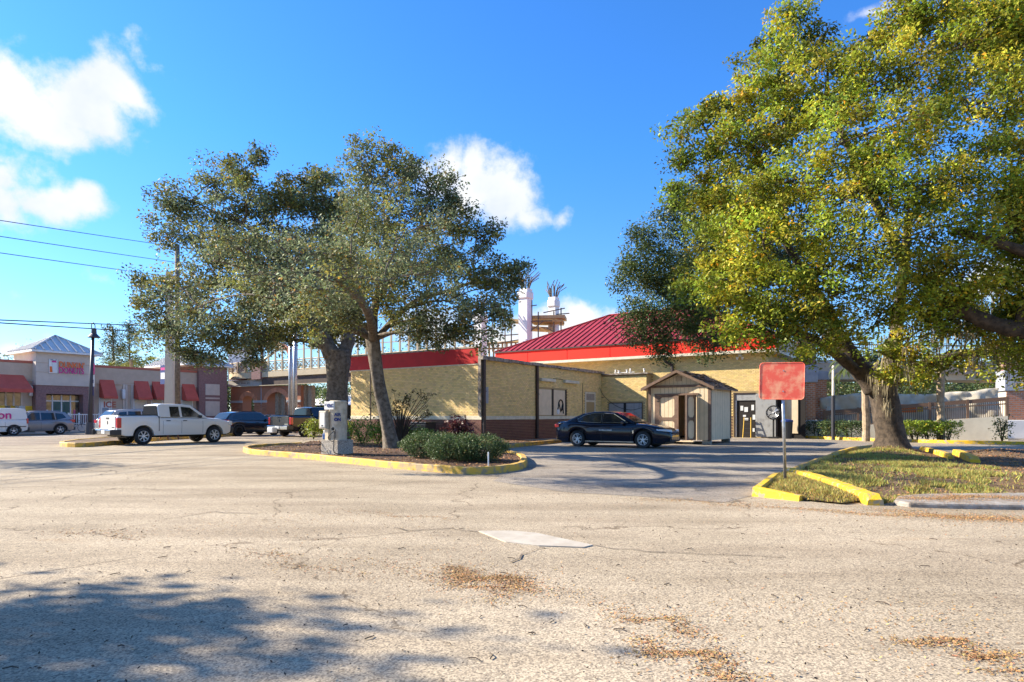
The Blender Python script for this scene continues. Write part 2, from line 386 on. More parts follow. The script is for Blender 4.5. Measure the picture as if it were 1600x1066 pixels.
def smooth_path(pts, n=6, closed=False):
    out = []; P = [Vector(p) for p in pts]; N_ = len(P)
    rng = range(N_) if closed else range(N_-1)
    for i in rng:
        p0 = P[(i-1) % N_] if closed or i > 0 else P[i]; p1 = P[i]; p2 = P[(i+1) % N_]; p3 = P[(i+2) % N_] if closed or i+2 < N_ else p2
        for k in range(n):
            t = k/n; out.append(.5*((2*p1)+(p2-p0)*t+(2*p0-5*p1+4*p2-p3)*t*t+(3*p1-p0-3*p2+p3)*t**3))
    if not closed: out.append(P[-1])
    return out
mound_px = [(1238,741),(1258,730),(1300,714),(1340,702.5),(1395,697.5),(1440,703),(1480,717),(1492,718),(1488,710),(1510,704.5),(1700,702),(2400,700),(2400,772),(1600,777),(1440,779),(1402,783),(1372,790),(1340,779),(1290,760)]
mound = [G(a, b) for a, b in mound_px]
def dist_edge(p, poly):
    d = 1e9; n = len(poly)
    for i in range(n):
        a = Vector(poly[i][:2]); b = Vector(poly[(i+1) % n][:2]); ab = b-a; t = max(0, min(1, (p-a).dot(ab)/ab.length_squared)); d = min(d, (p-a-ab*t).length)
    return d
OAK = G(1393, 704)
def mound_z(x, y):
    p = Vector((x, y)); d = dist_edge(p, mound)
    f = min(1, d/1.3); f = f*f*(3-2*f)
    z = .32*math.exp(-((x-OAK.x)**2+(y-OAK.y)**2)/16)
    s = G(1420, 772); z -= .48*math.exp(-((y-s.y-.6)**2)/2.2)*(1 if x > s.x-1.0 else math.exp(-((x-s.x+1.0)**2)/2.5))
    z += .03*math.sin(x*1.7+y)*math.cos(y*1.3)
    return z*f
lot_holes = [[(p.x, p.y) for p in mound]]
fill('parking_lot', [(-900, -300), (900, -300), (900, 2200), (-900, 2200)], lot_holes, 'lot_asphalt')
def terrain(name, poly, zf, mat, step, dz=0):
    xs = [p[0] for p in poly]; ys = [p[1] for p in poly]; vs = []; es = []
    dense = []
    for i in range(len(poly)):
        a = Vector(poly[i][:2]); b = Vector(poly[(i+1) % len(poly)][:2]); n = max(1, int((b-a).length/step)); dense += [a+(b-a)*k/n for k in range(n)]
    vs = dense[:]; n = len(vs); es = [(i, (i+1) % n) for i in range(n)]
    x = min(xs)
    while x < max(xs):
        y = min(ys)
        while y < max(ys):
            p = Vector((x+random.uniform(-.2, .2)*step, y+random.uniform(-.2, .2)*step))
            if inside(p, poly) and dist_edge(p, poly) > step*.5: vs.append(p)
            y += step
        x += step
    r = delaunay_2d_cdt(vs, es, [], 1, 1e-5); out = []
    for t in r[2]:
        t = list(t); c = (r[0][t[0]]+r[0][t[1]]+r[0][t[2]])/3
        if not inside(c, poly): continue
        a = (r[0][t[1]]-r[0][t[0]]).cross(r[0][t[2]]-r[0][t[0]]); out.append(t if a > 0 else t[::-1])
    me = bpy.data.meshes.new(name); me.from_pydata([(p.x, p.y, zf(p.x, p.y)+dz) for p in r[0]], [], out)
    me.polygons.foreach_set('use_smooth', [True]*len(me.polygons)); me.update(); return tag(link(name, me, mat), kind='structure')
terrain('grass_bank', [(p.x, p.y) for p in mound], mound_z, 'soil', .45)

island_px = [(383,704.5),(395,702),(430,699.5),(475,697),(500,691),(545,681),(690,691.5),(752,691.8),(880,689.5),(884,691),(868,693),(785,701),(783,704),(792,710),(812,716.5),(818,726),(806,733),(775,738),(735,739.5),(690,736.5),(600,729),(480,716),(420,711),(390,708)]
island = [G(a, b) for a, b in island_px]
def isl_z(x, y): return .11+.05*math.sin(x*1.1)*math.sin(y*.9)
terrain('planting_bed', [(p.x, p.y) for p in island], isl_z, 'mulch', .6)
drive_px = [(818,724),(800,712),(786,703),(870,694),(895,687),(1240,684),(1330,690),(1480,700),(1440,706),(1395,696),(1340,701),(1280,719),(1232,740),(1180,774),(1130,786),(1000,776),(880,769),(770,752)]
fill('driveway', [(p.x, p.y) for p in (G(a, b) for a, b in drive_px)], [], 'drive_asphalt', .004)
u = Vector((.558, .83)); v = Vector((-.83, .558))
st0 = G(97, 697)
def onv(px, t): pass
street = [(-60, -2), (-34.5, 15), (-21, 29.6), (-16.0, 40), (-5, 62), (30, 120), (8, 150), (-60, 60), (-110, -10)]
street = [(-75, -20), (-46, 4), (-24.5, 26), (-19.2, 34.5), (-12.6, 43), (8, 74), (60, 150), (40, 175), (-28, 70), (-42, 48), (-62, 20), (-95, -20)]
fill('street', street, [], 'street_asphalt', .004)
med = [G(97,697), G(112,693.5), G(150,689.5), G(235,685), G(350,680.5), G(360,682), G(250,688.5), G(160,696.5), G(120,699)]
def kerb(name, pts, w, h, mat, z=0, closed=False, label=None, zf=None):
    P = [Vector((p[0], p[1])) for p in pts]; n = len(P); vs = []
    for i in range(n):
        a = P[(i-1) % n] if closed or i > 0 else P[i]; b = P[(i+1) % n] if closed or i < n-1 else P[i]
        d = (b-a).normalized(); nn = Vector((-d.y, d.x)); zz = zf(P[i]) if zf else z
        if not closed and i in (0, n-1): h_ = h*.55
        else: h_ = h*(1+.04*math.sin(i*2.1))
        for o_, hh in ((-w/2, -.02), (-w/2+.015, h_-.02), (-w/2+.035, h_), (w/2-.03, h_), (w/2-.01, h_-.02), (w/2, -.02)):
            q = P[i]+nn*o_; vs.append((q.x, q.y, zz+hh))
    fs = []; m = n if closed else n-1
    for i in range(m):
        j = (i+1) % n
        for k in range(5): fs.append((i*6+k, j*6+k, j*6+k+1, i*6+k+1))
    if not closed: fs += [(0,1,2,3,4,5), tuple((n-1)*6+k for k in (5,4,3,2,1,0))]
    b = MB().add(vs, fs); o = b.build(name, mat); bm = bmesh.new(); bm.from_mesh(o.data); bmesh.ops.recalc_face_normals(bm, faces=bm.faces); bm.to_mesh(o.data); bm.free()
    return tag(o, kind='structure')
def px_path(lst, n=5): return [Vector((p.x, p.y)) for p in smooth_path([G(a, b) for a, b in lst], n)]
kerb('island_kerb', px_path([(475,697),(430,699),(397,701.5),(384,704.5),(392,709),(420,712),(480,717),(600,730),(690,738),(735,741),(777,739),(810,733.5),(819,726),(813,717),(793,711)]), .20, .17, 'kerb_faded')
kerb('building_kerb', px_path([(784,703),(800,699.5),(868,692),(888,689)]), .2, .16, 'kerb_faded')
tag(terrain('median_bed', [(p.x, p.y) for p in med], lambda x, y: .16, 'soil', .8), kind='structure')
kerb('median_kerb', [Vector((p.x, p.y)) for p in smooth_path(med, 3, True)], .22, .19, 'kerb_faded', closed=True)
kerb('bank_kerb', px_path([(1230,744),(1262,729),(1300,715),(1340,703),(1365,699)]), .13, .12, 'kerb_faded')
kerb('bank_kerb_yellow', px_path([(1300,715.5),(1320,708.5),(1343,702.5)]), .16, .15, 'kerb_yellow')
sk = [G(1214,744), G(1183,776), G(1252,783)]
kerb('sign_kerb', [Vector((p.x, p.y)) for p in sk], .17, .16, 'kerb_yellow')
kerb('entrance_kerb', px_path([(1231,741),(1262,750),(1300,763),(1335,777),(1368,790)]), .24, .16, 'kerb_yellow')
kerb('far_kerb', px_path([(1180,683.5),(1245,684.5),(1314,687.5),(1400,690.5),(1480,693),(1560,694.5),(1700,697),(2000,702)]), .2, .16, 'kerb_yellow')
kerb('lane_kerb', px_path([(1440,703),(1462,709),(1486,717)]), .2, .15, 'kerb_yellow')
kerb('stub_kerb', px_path([(1494,710),(1503,714),(1524,724)]), .26, .18, 'kerb_yellow')
# small grass patch round the signpost
patch = [(p.x, p.y) for p in (G(1188,774), G(1214,745), G(1232,742), G(1300,764), G(1350,784), G(1318,789), G(1255,783))]
def patch_z(x, y): return .03+.09*min(1, dist_edge(Vector((x, y)), patch)/.35)
terrain('grass_patch', patch, patch_z, 'soil', .25)
# inlet slab along the bank
sl_ = [G(1402,782), G(1440,778.5), G(1600,776.5), G(2100,776), G(2100,806), G(1600,797), G(1480,795), G(1420,793), G(1396,789)]
b = MB().prism([(p.x, p.y) for p in sl_], -.3, .075); o = b.build('inlet_slab', 'kerb_grey', bevel=.03); tag(o, kind='structure')
# concrete patch in the lot
cp = [G(748,831), G(800,830.5), G(838,834), G(926,853), G(912,856.5), G(842,854), G(790,848)]
b = MB().prism([(p.x, p.y) for p in cp], -.05, .012); pm('patch_concrete', (.47, .42, .34), .85, col2=(.38, .33, .26), scale=4, detail=9, bump=.3)
tag(b.build('concrete_patch', 'patch_concrete'), kind='structure')

def scatter_quads(name, mat, pts, size, tints, up=.25, parent=None, asp=.5, blade=False, kind='stuff'):
    n = len(pts); P = np.asarray(pts, float); a = RNG.uniform(0, 2*PI, n); s = np.asarray(size)*RNG.uniform(.6, 1.3, n)
    if blade:
        d = np.stack([np.cos(a), np.sin(a), np.zeros(n)], 1); lean = RNG.normal(0, .45, (n, 3)); lean[:, 2] = 1; h = s[:, None]
        w = (s*.16)[:, None]
        v0 = P-d*w; v1 = P+d*w; v2 = P+lean*h*.9
        vs = np.stack([v0, v1, v2], 1).reshape(-1, 3); k = 3
    else:
        nrm = RNG.normal(0, up, (n, 3)); nrm[:, 2] += 1; nrm /= np.linalg.norm(nrm, axis=1)[:, None]
        t = np.stack([np.cos(a), np.sin(a), np.zeros(n)], 1); t -= nrm*(t*nrm).sum(1)[:, None]; t /= np.linalg.norm(t, axis=1)[:, None]
        bt = np.cross(nrm, t); s = s[:, None]
        vs = np.stack([P-t*s*.5, P-bt*s*asp*.5, P+t*s*.5, P+bt*s*asp*.5], 1).reshape(-1, 3); k = 4
    return quads_obj(name, mat, vs, n, k, tints, parent, kind)
def quads_obj(name, mat, vs, n, k, tints, parent, kind):
    me = bpy.data.meshes.new(name); me.vertices.add(n*k); me.vertices.foreach_set('co', vs.astype(np.float32).ravel())
    me.loops.add(n*k); me.loops.foreach_set('vertex_index', np.arange(n*k, dtype=np.int32))
    me.polygons.add(n); me.polygons.foreach_set('loop_start', np.arange(0, n*k, k, dtype=np.int32)); me.polygons.foreach_set('loop_total', np.full(n, k, dtype=np.int32))
    me.update(calc_edges=True)
    ca = me.color_attributes.new('tint', 'FLOAT_COLOR', 'POINT'); c = np.ones((n, 4)); c[:, :3] = tints
    ca.data.foreach_set('color', np.repeat(c, k, 0).astype(np.float32).ravel())
    o = link(name, me, mat, parent)
    if kind: o['kind'] = kind
    return o
def rnd_tint(n, sp=.3, base=(1, 1, 1), hue=.1):
    v_ = RNG.uniform(1-sp, 1+sp, (n, 1)); return np.clip(np.asarray(base)*v_*(1+RNG.uniform(-hue, hue, (n, 3))), 0, 4)
def rand_in(poly, n):
    xs = [p[0] for p in poly]; ys = [p[1] for p in poly]; out = []
    while len(out) < n:
        p = (random.uniform(min(xs), max(xs)), random.uniform(min(ys), max(ys)))
        if inside(p, poly): out.append(p)
    return out
# grass
def bank_points(n):
    out = []; near = [(p.x, p.y) for p in [G(1238,741),G(1258,730),G(1300,714),G(1340,702.5),G(1380,699),G(1460,718),G(1600,740),G(1900,752),G(1900,775),G(1600,777),G(1440,779),G(1402,783),G(1372,790),G(1340,779),G(1290,760)]]
    while len(out) < n:
        x, y = rand_in(near, 1)[0]
        dd = math.hypot(x-OAK.x, y-OAK.y)
        nz = math.sin(x*1.9+y*.7)*math.cos(y*1.3-x*.4)+.5*math.sin(x*5+1)*math.cos(y*4.1)
        if dd < 2.2 or (random.random() < .93 and nz < .12): continue
        if x > OAK.x+.5 and y > 13.6 and random.random() < .9: continue
        out.append((x, y, mound_z(x, y)-.005))
    return out
gp = bank_points(42000)
tag(scatter_quads('grass', 'grass', gp, .085, rnd_tint(len(gp), .4, (1, 1, 1), .25), blade=True), 'patchy olive grass covering the bank below the big right oak', 'grass')
gp = [(x, y, patch_z(x, y)-.01) for x, y in rand_in(patch, 9000)]
tag(scatter_quads('grass', 'grass', gp, .07, rnd_tint(len(gp), .4, (1.0, .9, .9), .25), blade=True), 'small dry grass corner inside the yellow kerb at the signpost', 'grass')
# leaf litter on the lot
def litter_pts(n, cx, cy, dx, dy, sig, z=.006):
    t = RNG.uniform(-1, 1, n); o_ = np.clip(RNG.standard_t(2.0, n), -9, 9)*sig*.6+.12*np.sin(t*5+cx); l = math.hypot(dx, dy)
    t = np.sign(t)*np.abs(t)**1.0*(1+.25*RNG.normal(0, 1, n))
    x = cx+dx*t+(-dy/l)*o_+RNG.normal(0, .05, n); y = cy+dy*t+(dx/l)*o_
    return np.stack([x, y, np.full(n, z)], 1)
bands = []
def band(pxa, pya, pxb, pyb, n, sig):
    a = G(pxa, pya); b_ = G(pxb, pyb); c = (a+b_)/2; d = (b_-a)/2; bands.append(litter_pts(n, c.x, c.y, d.x, d.y, sig))
band(690,890,835,918,3000,.09); band(700,900,800,935,1200,.10); band(560,880,960,940,900,.12); band(960,955,1110,990,800,.05); band(1000,1000,1180,1060,1600,.07)
band(1420,995,1590,1030,1200,.04); band(1560,1030,1600,1066,300,.05); band(380,860,560,905,700,.1); band(1180,793,1600,815,3500,.14); band(1380,800,1700,820,5500,.28); band(1000,780,1200,790,1400,.22)
band(560,800,700,812,400,.06); band(90,830,230,838,500,.15); band(1400,787,1600,784,7000,.22); band(1040,950,1560,965,500,.4); band(250,830,600,800,500,.5)
bands[-3][:, 2] = .085
n_ = 7000; yy = 3.2+13*RNG.random(n_)**1.5; xx = RNG.uniform(-.6, .9, n_)*yy; kk = (np.sin(xx*.9+yy*1.3)+np.sin(xx*.37-yy*.8+2)+RNG.normal(0, .7, n_)) > .35; bands.append(np.stack([xx[kk], yy[kk], np.full(kk.sum(), .006)], 1))
P_ = np.concatenate(bands)
tag(scatter_quads('leaf_litter', 'litter', P_, .022, rnd_tint(len(P_), .5, (1, 1, 1), .2), up=.3, asp=.42), 'drifts of brown oak leaves blown across the parking lot', 'leaf litter')
n = 2600; Y_ = RNG.uniform(3.2, 17, n)**1.0; X_ = RNG.uniform(-.85, .85, n)*Y_
tag(scatter_quads('fallen_leaves', 'twig', np.stack([X_, Y_, np.full(n, .008)], 1), .024, rnd_tint(n, .6, (2.2, 1.9, 1.6), .2), up=.5, asp=.4), 'scattered single dark leaves lying over the open asphalt', 'fallen leaves')
n = 9000; q = rand_in([(p.x, p.y) for p in island], n); P_ = np.array([(x, y, isl_z(x, y)+.012) for x, y in q])
tag(scatter_quads('mulch_chips', 'litter', P_, .075, rnd_tint(n, .5, (.9, .85, .8), .2), up=.5, asp=.35), 'brown bark mulch and dry leaves filling the planting island', 'mulch')
q = rand_in([(p.x, p.y) for p in mound[:18]], 26000); q = [p for p in q if p[0] < 26 and (math.hypot(p[0]-OAK.x, p[1]-OAK.y) < 3.5 or random.random() < .8)]
P_ = np.array([(x, y, mound_z(x, y)+.012) for x, y in q])
tag(scatter_quads('bank_litter', 'litter', P_, .07, rnd_tint(len(P_), .5, (.75, .7, .65), .2), up=.5, asp=.4), 'dry fallen leaves on the bare soil under the big oak', 'leaf litter')
# thin cracks running out of the concrete patch and across the lot
b = MB(); rs = random.Random(4)
for path in ([(750,831),(700,826),(640,829),(600,824)], [(926,853),(980,860),(1060,866),(1180,868),(1260,872)], [(848,856),(820,868),(790,884)], [(1010,775),(1080,782),(1140,786),(1180,779)], [(160,742),(175,735),(190,742)], [(250,812),(330,800),(420,806)]):
    pp = [G(*q) for q in path]; pts = []
    for a, c in zip(pp[:-1], pp[1:]):
        m_ = max(3, int((c-a).length/.25))
        for k in range(m_): pts.append(a.lerp(c, k/m_)+Vector((rs.uniform(-.05, .05), rs.uniform(-.05, .05), 0)))
    for a, c in zip(pts[:-1], pts[1:]):
        d = (c-a).normalized(); w_ = rs.uniform(.004, .011); nn_ = Vector((-d.y, d.x, 0))*w_; b.quad(*[(q.x, q.y, .009) for q in (a-nn_, c-nn_, c+nn_, a+nn_)])
tag(b.build('pavement_cracks', 'crack'), 'thin dark cracks wandering over the parking lot', 'cracks', kind='stuff')
# twigs
b = MB()
for i in range(70):
    y = random.uniform(3.4, 8); x = random.uniform(-.8, .8)*y; a = random.uniform(0, PI); l = random.uniform(.02, .09); 
    b.tube([(x, y, .008), (x+math.cos(a)*l/2, y+math.sin(a)*l/2, .012), (x+math.cos(a+.3)*l, y+math.sin(a+.3)*l, .008)], .0035, 4)
tag(b.build('twigs', 'twig'), 'thin dark broken twigs strewn over the near asphalt', 'twigs', kind='stuff')
# lane lines on the street
for p0, p1 in (((52,682.8),(110,681.4)), ((400,677),(440,675.5))):
    a, c = G(*p0), G(*p1); d = (c-a).normalized(); nrm = Vector((-d.y, d.x, 0))*.35
    tag(MB().quad((a.x, a.y, .009), (c.x, c.y, .009), (c.x+nrm.x, c.y+nrm.y, .009), (a.x+nrm.x, a.y+nrm.y, .009)).build('lane_marking', 'white_paint'), kind='structure')

# ---------------------------------------------------------------- restaurant (yellow brick)
BF = Frame(-1.58, 32.9, R(-33.9))
REST = empty('restaurant', (BF.o.x, BF.o.y, 0), BF.a, 'low yellow brick restaurant with red fascia and red metal hip roof', 'building')
YM = 14.9      # main front wall
def walls(pts, z0, z1, name, mat, th=.25):
    b = MB()
    for (x0, y0), (x1, y1) in pts: 
        b.bb(min(x0, x1), max(x0, x1)+(0 if x0 != x1 else 0), min(y0, y1), max(y0, y1), z0, z1)
    return b
# solid blocks (each its own wall part)
def block(name, x0, x1, y0, y1, z0, z1, mat): return MB().bb(x0, x1, y0, y1, z0, z1).build(name, mat, REST)
block('wall', -9.7, 0, 0, 13.99, .0, 4.36, 'mortar_yellow')
block('wall', -9.7, 3.30, 14.0, YM, 0, 4.15, 'mortar_yellow')
block('wall', -8.7, 10.7, YM+.002, YM+14, 0, 6.3, 'mortar_yellow')
def bricks(axis, a0, a1, z0, z1, fixed, mat, name, sgn, holes=(), tone=(1, 1, 1), L_=.205, hh=.085):
    """courses of real bricks standing 8 mm proud of the mortar"""
    b = MB(); rows = int((z1-z0)/hh); hh = (z1-z0)/rows
    for r_ in range(rows):
        z = z0+r_*hh; x = a0-(L_/2 if r_ % 2 else 0)
        while x < a1:
            p, q = max(x+.006, a0), min(x+L_-.006, a1); x += L_
            if q-p < .03: continue
            if any(p < h_[1] and q > h_[0] and z+hh > h_[2] and z < h_[3] for h_ in holes): continue
            t = random.uniform(.86, 1.12); t = t*(.8 if random.random() < .03 else 1); tint = (t*tone[0], t*tone[1]*random.uniform(.96, 1.03), t*tone[2]*random.uniform(.9, 1.08))
            d = .010+random.uniform(-.002, .003); f = fixed+sgn*d; zt, zb = z+hh-.007, z+.004
            if axis == 'x':
                A = [(p, f, zb), (q, f, zb), (q, f, zt), (p, f, zt)]; B_ = [(p, fixed, zb), (q, fixed, zb), (q, fixed, zt), (p, fixed, zt)]
            else:
                A = [(f, p, zb), (f, q, zb), (f, q, zt), (f, p, zt)]; B_ = [(fixed, p, zb), (fixed, q, zb), (fixed, q, zt), (fixed, p, zt)]
            b.add(A+B_, [(0,1,2,3),(4,5,1,0),(5,6,2,1),(6,7,3,2),(7,4,0,3)], tint)
    return b.build(name, mat, REST, tints=True, kind='stuff')
bricks('x', -9.7, 0, 1.35, 4.0, 0, 'brick_yellow', 'brick_courses', -1)
bricks('x', -9.7, 0, .0, 1.15, 0, 'brick_brown', 'base_bricks', -1)
wh = [(BF.on_x(841,605)[0], BF.on_x(885,605)[0], 1.37, 2.98), (BF.on_x(914,607)[0], BF.on_x(930,607)[0], 0, 2.95)]
bricks('y', 0, 14, 1.35, 4.26, 0, 'brick_yellow', 'brick_courses', 1, wh)
bricks('y', 0, 14, .0, 1.15, 0, 'brick_brown', 'base_bricks', 1, wh)
sh0, sh1 = BF.on_y(951,630,14)[0], BF.on_y(1004,630,14)[0]
bricks('x', 0.02, 3.3, .02, 4.05, 14, 'brick_yellow', 'brick_courses', -1, [(sh0, sh1, 0, 2.25)], (1.05, 1.02, .95))
dx0, dx1 = BF.on_y(1147,625,YM)[0], BF.on_y(1250,625,YM)[0]
bricks('x', -8.7, 10.7, 1.35, 5.24, YM, 'brick_yellow', 'brick_courses', -1, [(-8.7, 3.28, 0, 4.2), (dx0, dx1, 0, 2.85)], (.98, .97, .92))
bricks('x', 3.35, 10.7, 0, 1.35, YM, 'brick_brown', 'base_bricks', -1, [(dx0, dx1, 0, 2.85)])
bricks('y', YM, YM+14, 1.35, 5.24, 10.7, 'brick_yellow', 'brick_courses', 1)
def part(b, name, mat, par=REST, **k): return b.build(name, mat, par, **k)
# white band, one course proud
part(MB().bb(-9.72, .03, -.03, 0, 1.15, 1.345), 'stone_band', 'cream', bevel=.01)
part(MB().bb(0, .03, .03, wh[1][0]-.05, 1.15, 1.345), 'stone_band', 'cream', bevel=.01)
# red parapet of the wing with flashing above and light strip below
part(MB().bb(-9.75, -.16, -.06, -.001, 4.06, 4.86), 'parapet', 'red_paint')
part(MB().bb(-9.76, -.14, -.08, .22, 4.862, 4.94), 'parapet_cap', 'flashing')
part(MB().bb(-9.76, -.17, -.045, -.002, 4.0, 4.058), 'trim_strip', 'cream')
part(MB().bb(-.155, .02, -.075, .0, 1.36, 4.94), 'corner_post', 'flashing')
part(MB().bb(-9.75, -.16, .0, .2, 4.365, 4.86), 'parapet_back', 'flashing')
# ragged eave flashing of the right-hand wall
b = MB(); y = -.1
while y < 14.1:
    l = random.uniform(.5, 1.1); b.bb(.0, .16+random.uniform(0, .04), y, min(y+l, 14.15), 4.26+random.uniform(-.03, .02), 4.42+random.uniform(-.02, .025)); y += l+.003
part(b, 'eave_flashing', 'flashing')
part(MB().bb(-9.6, .02, .2, 13.9, 4.362, 4.40), 'flat_roof', 'stucco_tan')
for yy in (BF.on_x(753,600)[0]+.06, BF.on_x(837.5,600)[0], BF.on_x(942,600)[0]-.12):
    d = part(MB().bb(.012, .16, yy-.09, yy+.09, .05, 4.26), 'downspout', 'dark_brown', bevel=.02)
    MB().bb(.005, .175, yy-.11, yy+.11, 2.6, 2.64).build('strap', 'dark_brown', d); MB().bb(.005, .175, yy-.11, yy+.11, .9, .94).build('strap', 'dark_brown', d)
# blue-grey sign beside the corner
y0 = BF.on_x(759,600)[0]; part(MB().bb(.013, .05, y0-.17, y0+.17, 2.0, 2.85), 'small_sign', 'stone_blue')
# tan light bars under the eave
for px0, px1, py in ((842,864,593), (879,901,596)):
    ya, z = BF.on_x(px0, py); yb, _ = BF.on_x(px1, py)
    l_ = part(MB().bb(.03, .22, ya, yb, z-.10, z+.08), 'wall_light', 'cream', bevel=.03)
    MB().bb(.0, .03, (ya+yb)/2-.2, (ya+yb)/2+.2, z-.05, z+.05).build('bracket', 'dark_brown', l_)
part(MB().tube([(.02, BF.on_x(864,593)[0], 3.62), (.02, BF.on_x(879,593)[0], 3.62)], .015, 6), 'conduit', 'dark_brown')
# boarded window of two panels
ya, yb = wh[0][0], wh[0][1]; ym = (ya+yb)/2-.05
wf = part(MB().bb(-.10, -.04, ya, yb, 1.37, 2.98), 'window', 'black_matte')
for p0, p1 in ((ya+.06, ym-.12), (ym+.12, yb-.2)): MB().bb(-.04, .012, p0, p1, 1.40, 2.93).build('board', 'stucco_cream' if 0 else 'siding', wf)
MB().bb(-.04, .03, ym-.11, ym+.11, 1.37, 2.98).build('mullion', 'black_matte', wf); MB().bb(-.04, .03, yb-.19, yb, 1.37, 2.98).build('mullion', 'black_matte', wf)
yc = (ym+yb)/2
b = MB().tube([(.03, yc+.28*math.cos(a)+.1, 2.0+.34*math.sin(a)) for a in np.linspace(-1.2, 3.3, 14)], .045, 6)
b.tube([(.03, yc-.28, 1.75), (.03, yc-.10, 2.1), (.03, yc+.1, 1.6), (.03, yc+.35, 2.2), (.03, yc+.42, 1.5)], .04, 6); b.build('painted_scrawl', 'black_matte', wf)
MB().lathe([(.0, .03), (.16, .03), (.17, .0)], 12, 'z').build('pale_blot', 'paper', wf)
ob = wf.children[-1]; ob.rotation_euler = (0, PI/2, 0); ob.location = (.01, yc-.2, 1.62)
# side door with louvre over the glass
ya, yb = wh[1][0], wh[1][1]
d = part(MB().bb(-.05, .03, ya, ya+.14, .05, 2.95).bb(-.05, .03, yb-.14, yb, .05, 2.95).bb(-.05, .03, ya+.14, yb-.14, 2.83, 2.95).bb(-.05, .03, ya+.14, yb-.14, 2.28, 2.40), 'door', 'cream')
MB().bb(-.04, -.01, ya+.14, yb-.14, .08, 2.28).build('glass', 'glass_dark', d)
for k in range(6): MB().bb(-.03, .01, ya+.15, yb-.15, 2.42+k*.068, 2.46+k*.068).build('louvre', 'grey_door', d)
# vertical conduit + hanging wire
yw = BF.on_x(910,600)[0]; part(MB().bb(.012, .03, yw-.02, yw+.02, 1.4, 3.5), 'conduit', 'dark_brown')
part(MB().tube(smooth_path([(.1, 13.5, 3.3), (.3, 13.8, 2.7), (1.2, 13.93, 2.0), (2.2, 13.95, 1.75), (3.0, 13.96, 1.9)], 5), .018, 5), 'cable', 'black_matte')
# return wall shutters, low roof and pipes
sf = part(MB().bb(sh0, sh1, 13.985, 14.0, .05, 2.25), 'shutter_door', 'black_matte')
sm = (sh0+sh1)/2
for p0, p1 in ((sh0+.05, sm-.12), (sm+.08, sm+.08+(sh1-sm)*.45), (sm+.1+(sh1-sm)*.45, sh1-.05)): MB().bb(p0, p1, 13.95, 13.985, .08, 2.2).build('leaf', 'grey_door', sf, bevel=.008)
part(MB().bb(-.2, 3.42, 13.86, YM, 4.16, 4.24), 'roof_edge', 'flashing')
for x_, h_ in ((.9, .30), (1.15, .18), (1.75, .22), (2.0, .35), (3.0, .24)):
    p_ = part(MB().cyl(x_, 14.35, 4.24, 4.24+h_, .05, None, 8), 'vent_pipe', 'white_paint', smooth=True)
    if h_ < .25: MB().cyl(x_, 14.35, 4.24+h_+.002, 4.30+h_, .085, None, 8).build('cap', 'white_paint', p_)
part(MB().tube([(.8, 14.35, 4.33), (2.3, 14.35, 4.33)], .025, 6), 'pipe_run', 'white_paint')
# main fascia and roof
EX0, EX1, EY = -9.35, 11.35, YM-.55
part(MB().bb(EX0+.02, EX1-.02, EY+.02, EY+.2, 5.42, 6.24), 'fascia', 'red_bright')
part(MB().bb(EX0-.01, EX1+.01, EY-.01, YM, 5.24, 5.415), 'fascia_trim', 'cream')
part(MB().bb(EX0+.02, EX0+.2, EY+.2, YM+14.5, 5.42, 6.24), 'fascia', 'red_bright')
part(MB().bb(EX1-.2, EX1-.02, EY+.2, YM+14.5, 5.42, 6.24), 'fascia', 'stucco_tan')
part(MB().bb(EX1-.6, EX1+.02, YM, YM+14.5, 5.24, 5.415), 'fascia_trim', 'cream')
part(MB().bb(EX0-.06, EX1+.06, EY-.06, EY+.12, 6.242, 6.33).bb(EX0-.06, EX0+.12, EY+.12, YM+14.5, 6.242, 6.33), 'gutter', 'dark_brown')
for x_ in np.arange(EX0+3, EX1, 3.4): part(MB().bb(x_-.012, x_+.012, EY+.008, EY+.02, 5.42, 6.24), 'fascia_joint', 'red_paint')
RISE = 3.15; RUN = 6.7; sl = RISE/RUN; RB = YM+14.6
ridge_y = EY+RUN; rz = 6.33+RISE
roof = part(MB().add([(EX0, EY, 6.33), (EX1, EY, 6.33), (EX1, RB, 6.33), (EX0, RB, 6.33), (EX0+RUN, EY+RUN, rz), (EX1-RUN, EY+RUN, rz), (EX1-RUN, RB-RUN, rz), (EX0+RUN, RB-RUN, rz)],
     [(0,1,5,4), (1,2,6,5), (2,3,7,6), (3,0,4,7), (4,5,6,7), (3,2,1,0)]), 'roof', 'roof_red')
pw = .50; x = EX0
L_ = math.hypot(1, sl)
nz = Vector((0, -sl, 1)).normalized()
while x < EX1-.05:
    x1 = min(x+pw, EX1)
    def top(xx): return max(.0, min(RUN, xx-EX0, EX1-xx))
    t0, t1 = top(x+.02), top(x1-.02)
    o1 = nz*.012; o2 = nz*.075
    pp = [Vector((x+.02, EY, 6.33)), Vector((x1-.02, EY, 6.33)), Vector((x1-.02, EY+t1, 6.33+t1*sl)), Vector((x+.02, EY+t0, 6.33+t0*sl))]
    b = MB(); b.add([p+nz*.003 for p in pp]+[p+o1 for p in pp], [(4,5,6,7), (0,1,5,4), (1,2,6,5), (3,0,4,7)])
    q0 = Vector((x1-.02, EY-.03, 6.33-.03*sl)); q1 = Vector((x1-.02, EY+t1, 6.33+t1*sl)); dx = Vector((.045, 0, 0))
    b.add([q0, q0+dx, q1+dx, q1, q0+o2, q0+dx+o2, q1+dx+o2, q1+o2], [(4,5,6,7), (0,1,5,4), (1,2,6,5), (3,0,4,7), (2,3,7,6)])
    b.build('roof_panel', 'roof_red', roof); x += pw
b = MB(); y = EY
while y < RB:
    t = min(RUN, y-EY, RB-y)
    for sx, X0 in ((1, EX0), (-1, EX1)):
        b.tube([(X0, y, 6.36), (X0+sx*t, y, 6.36+t*sl)], .035, 4)
    y += pw
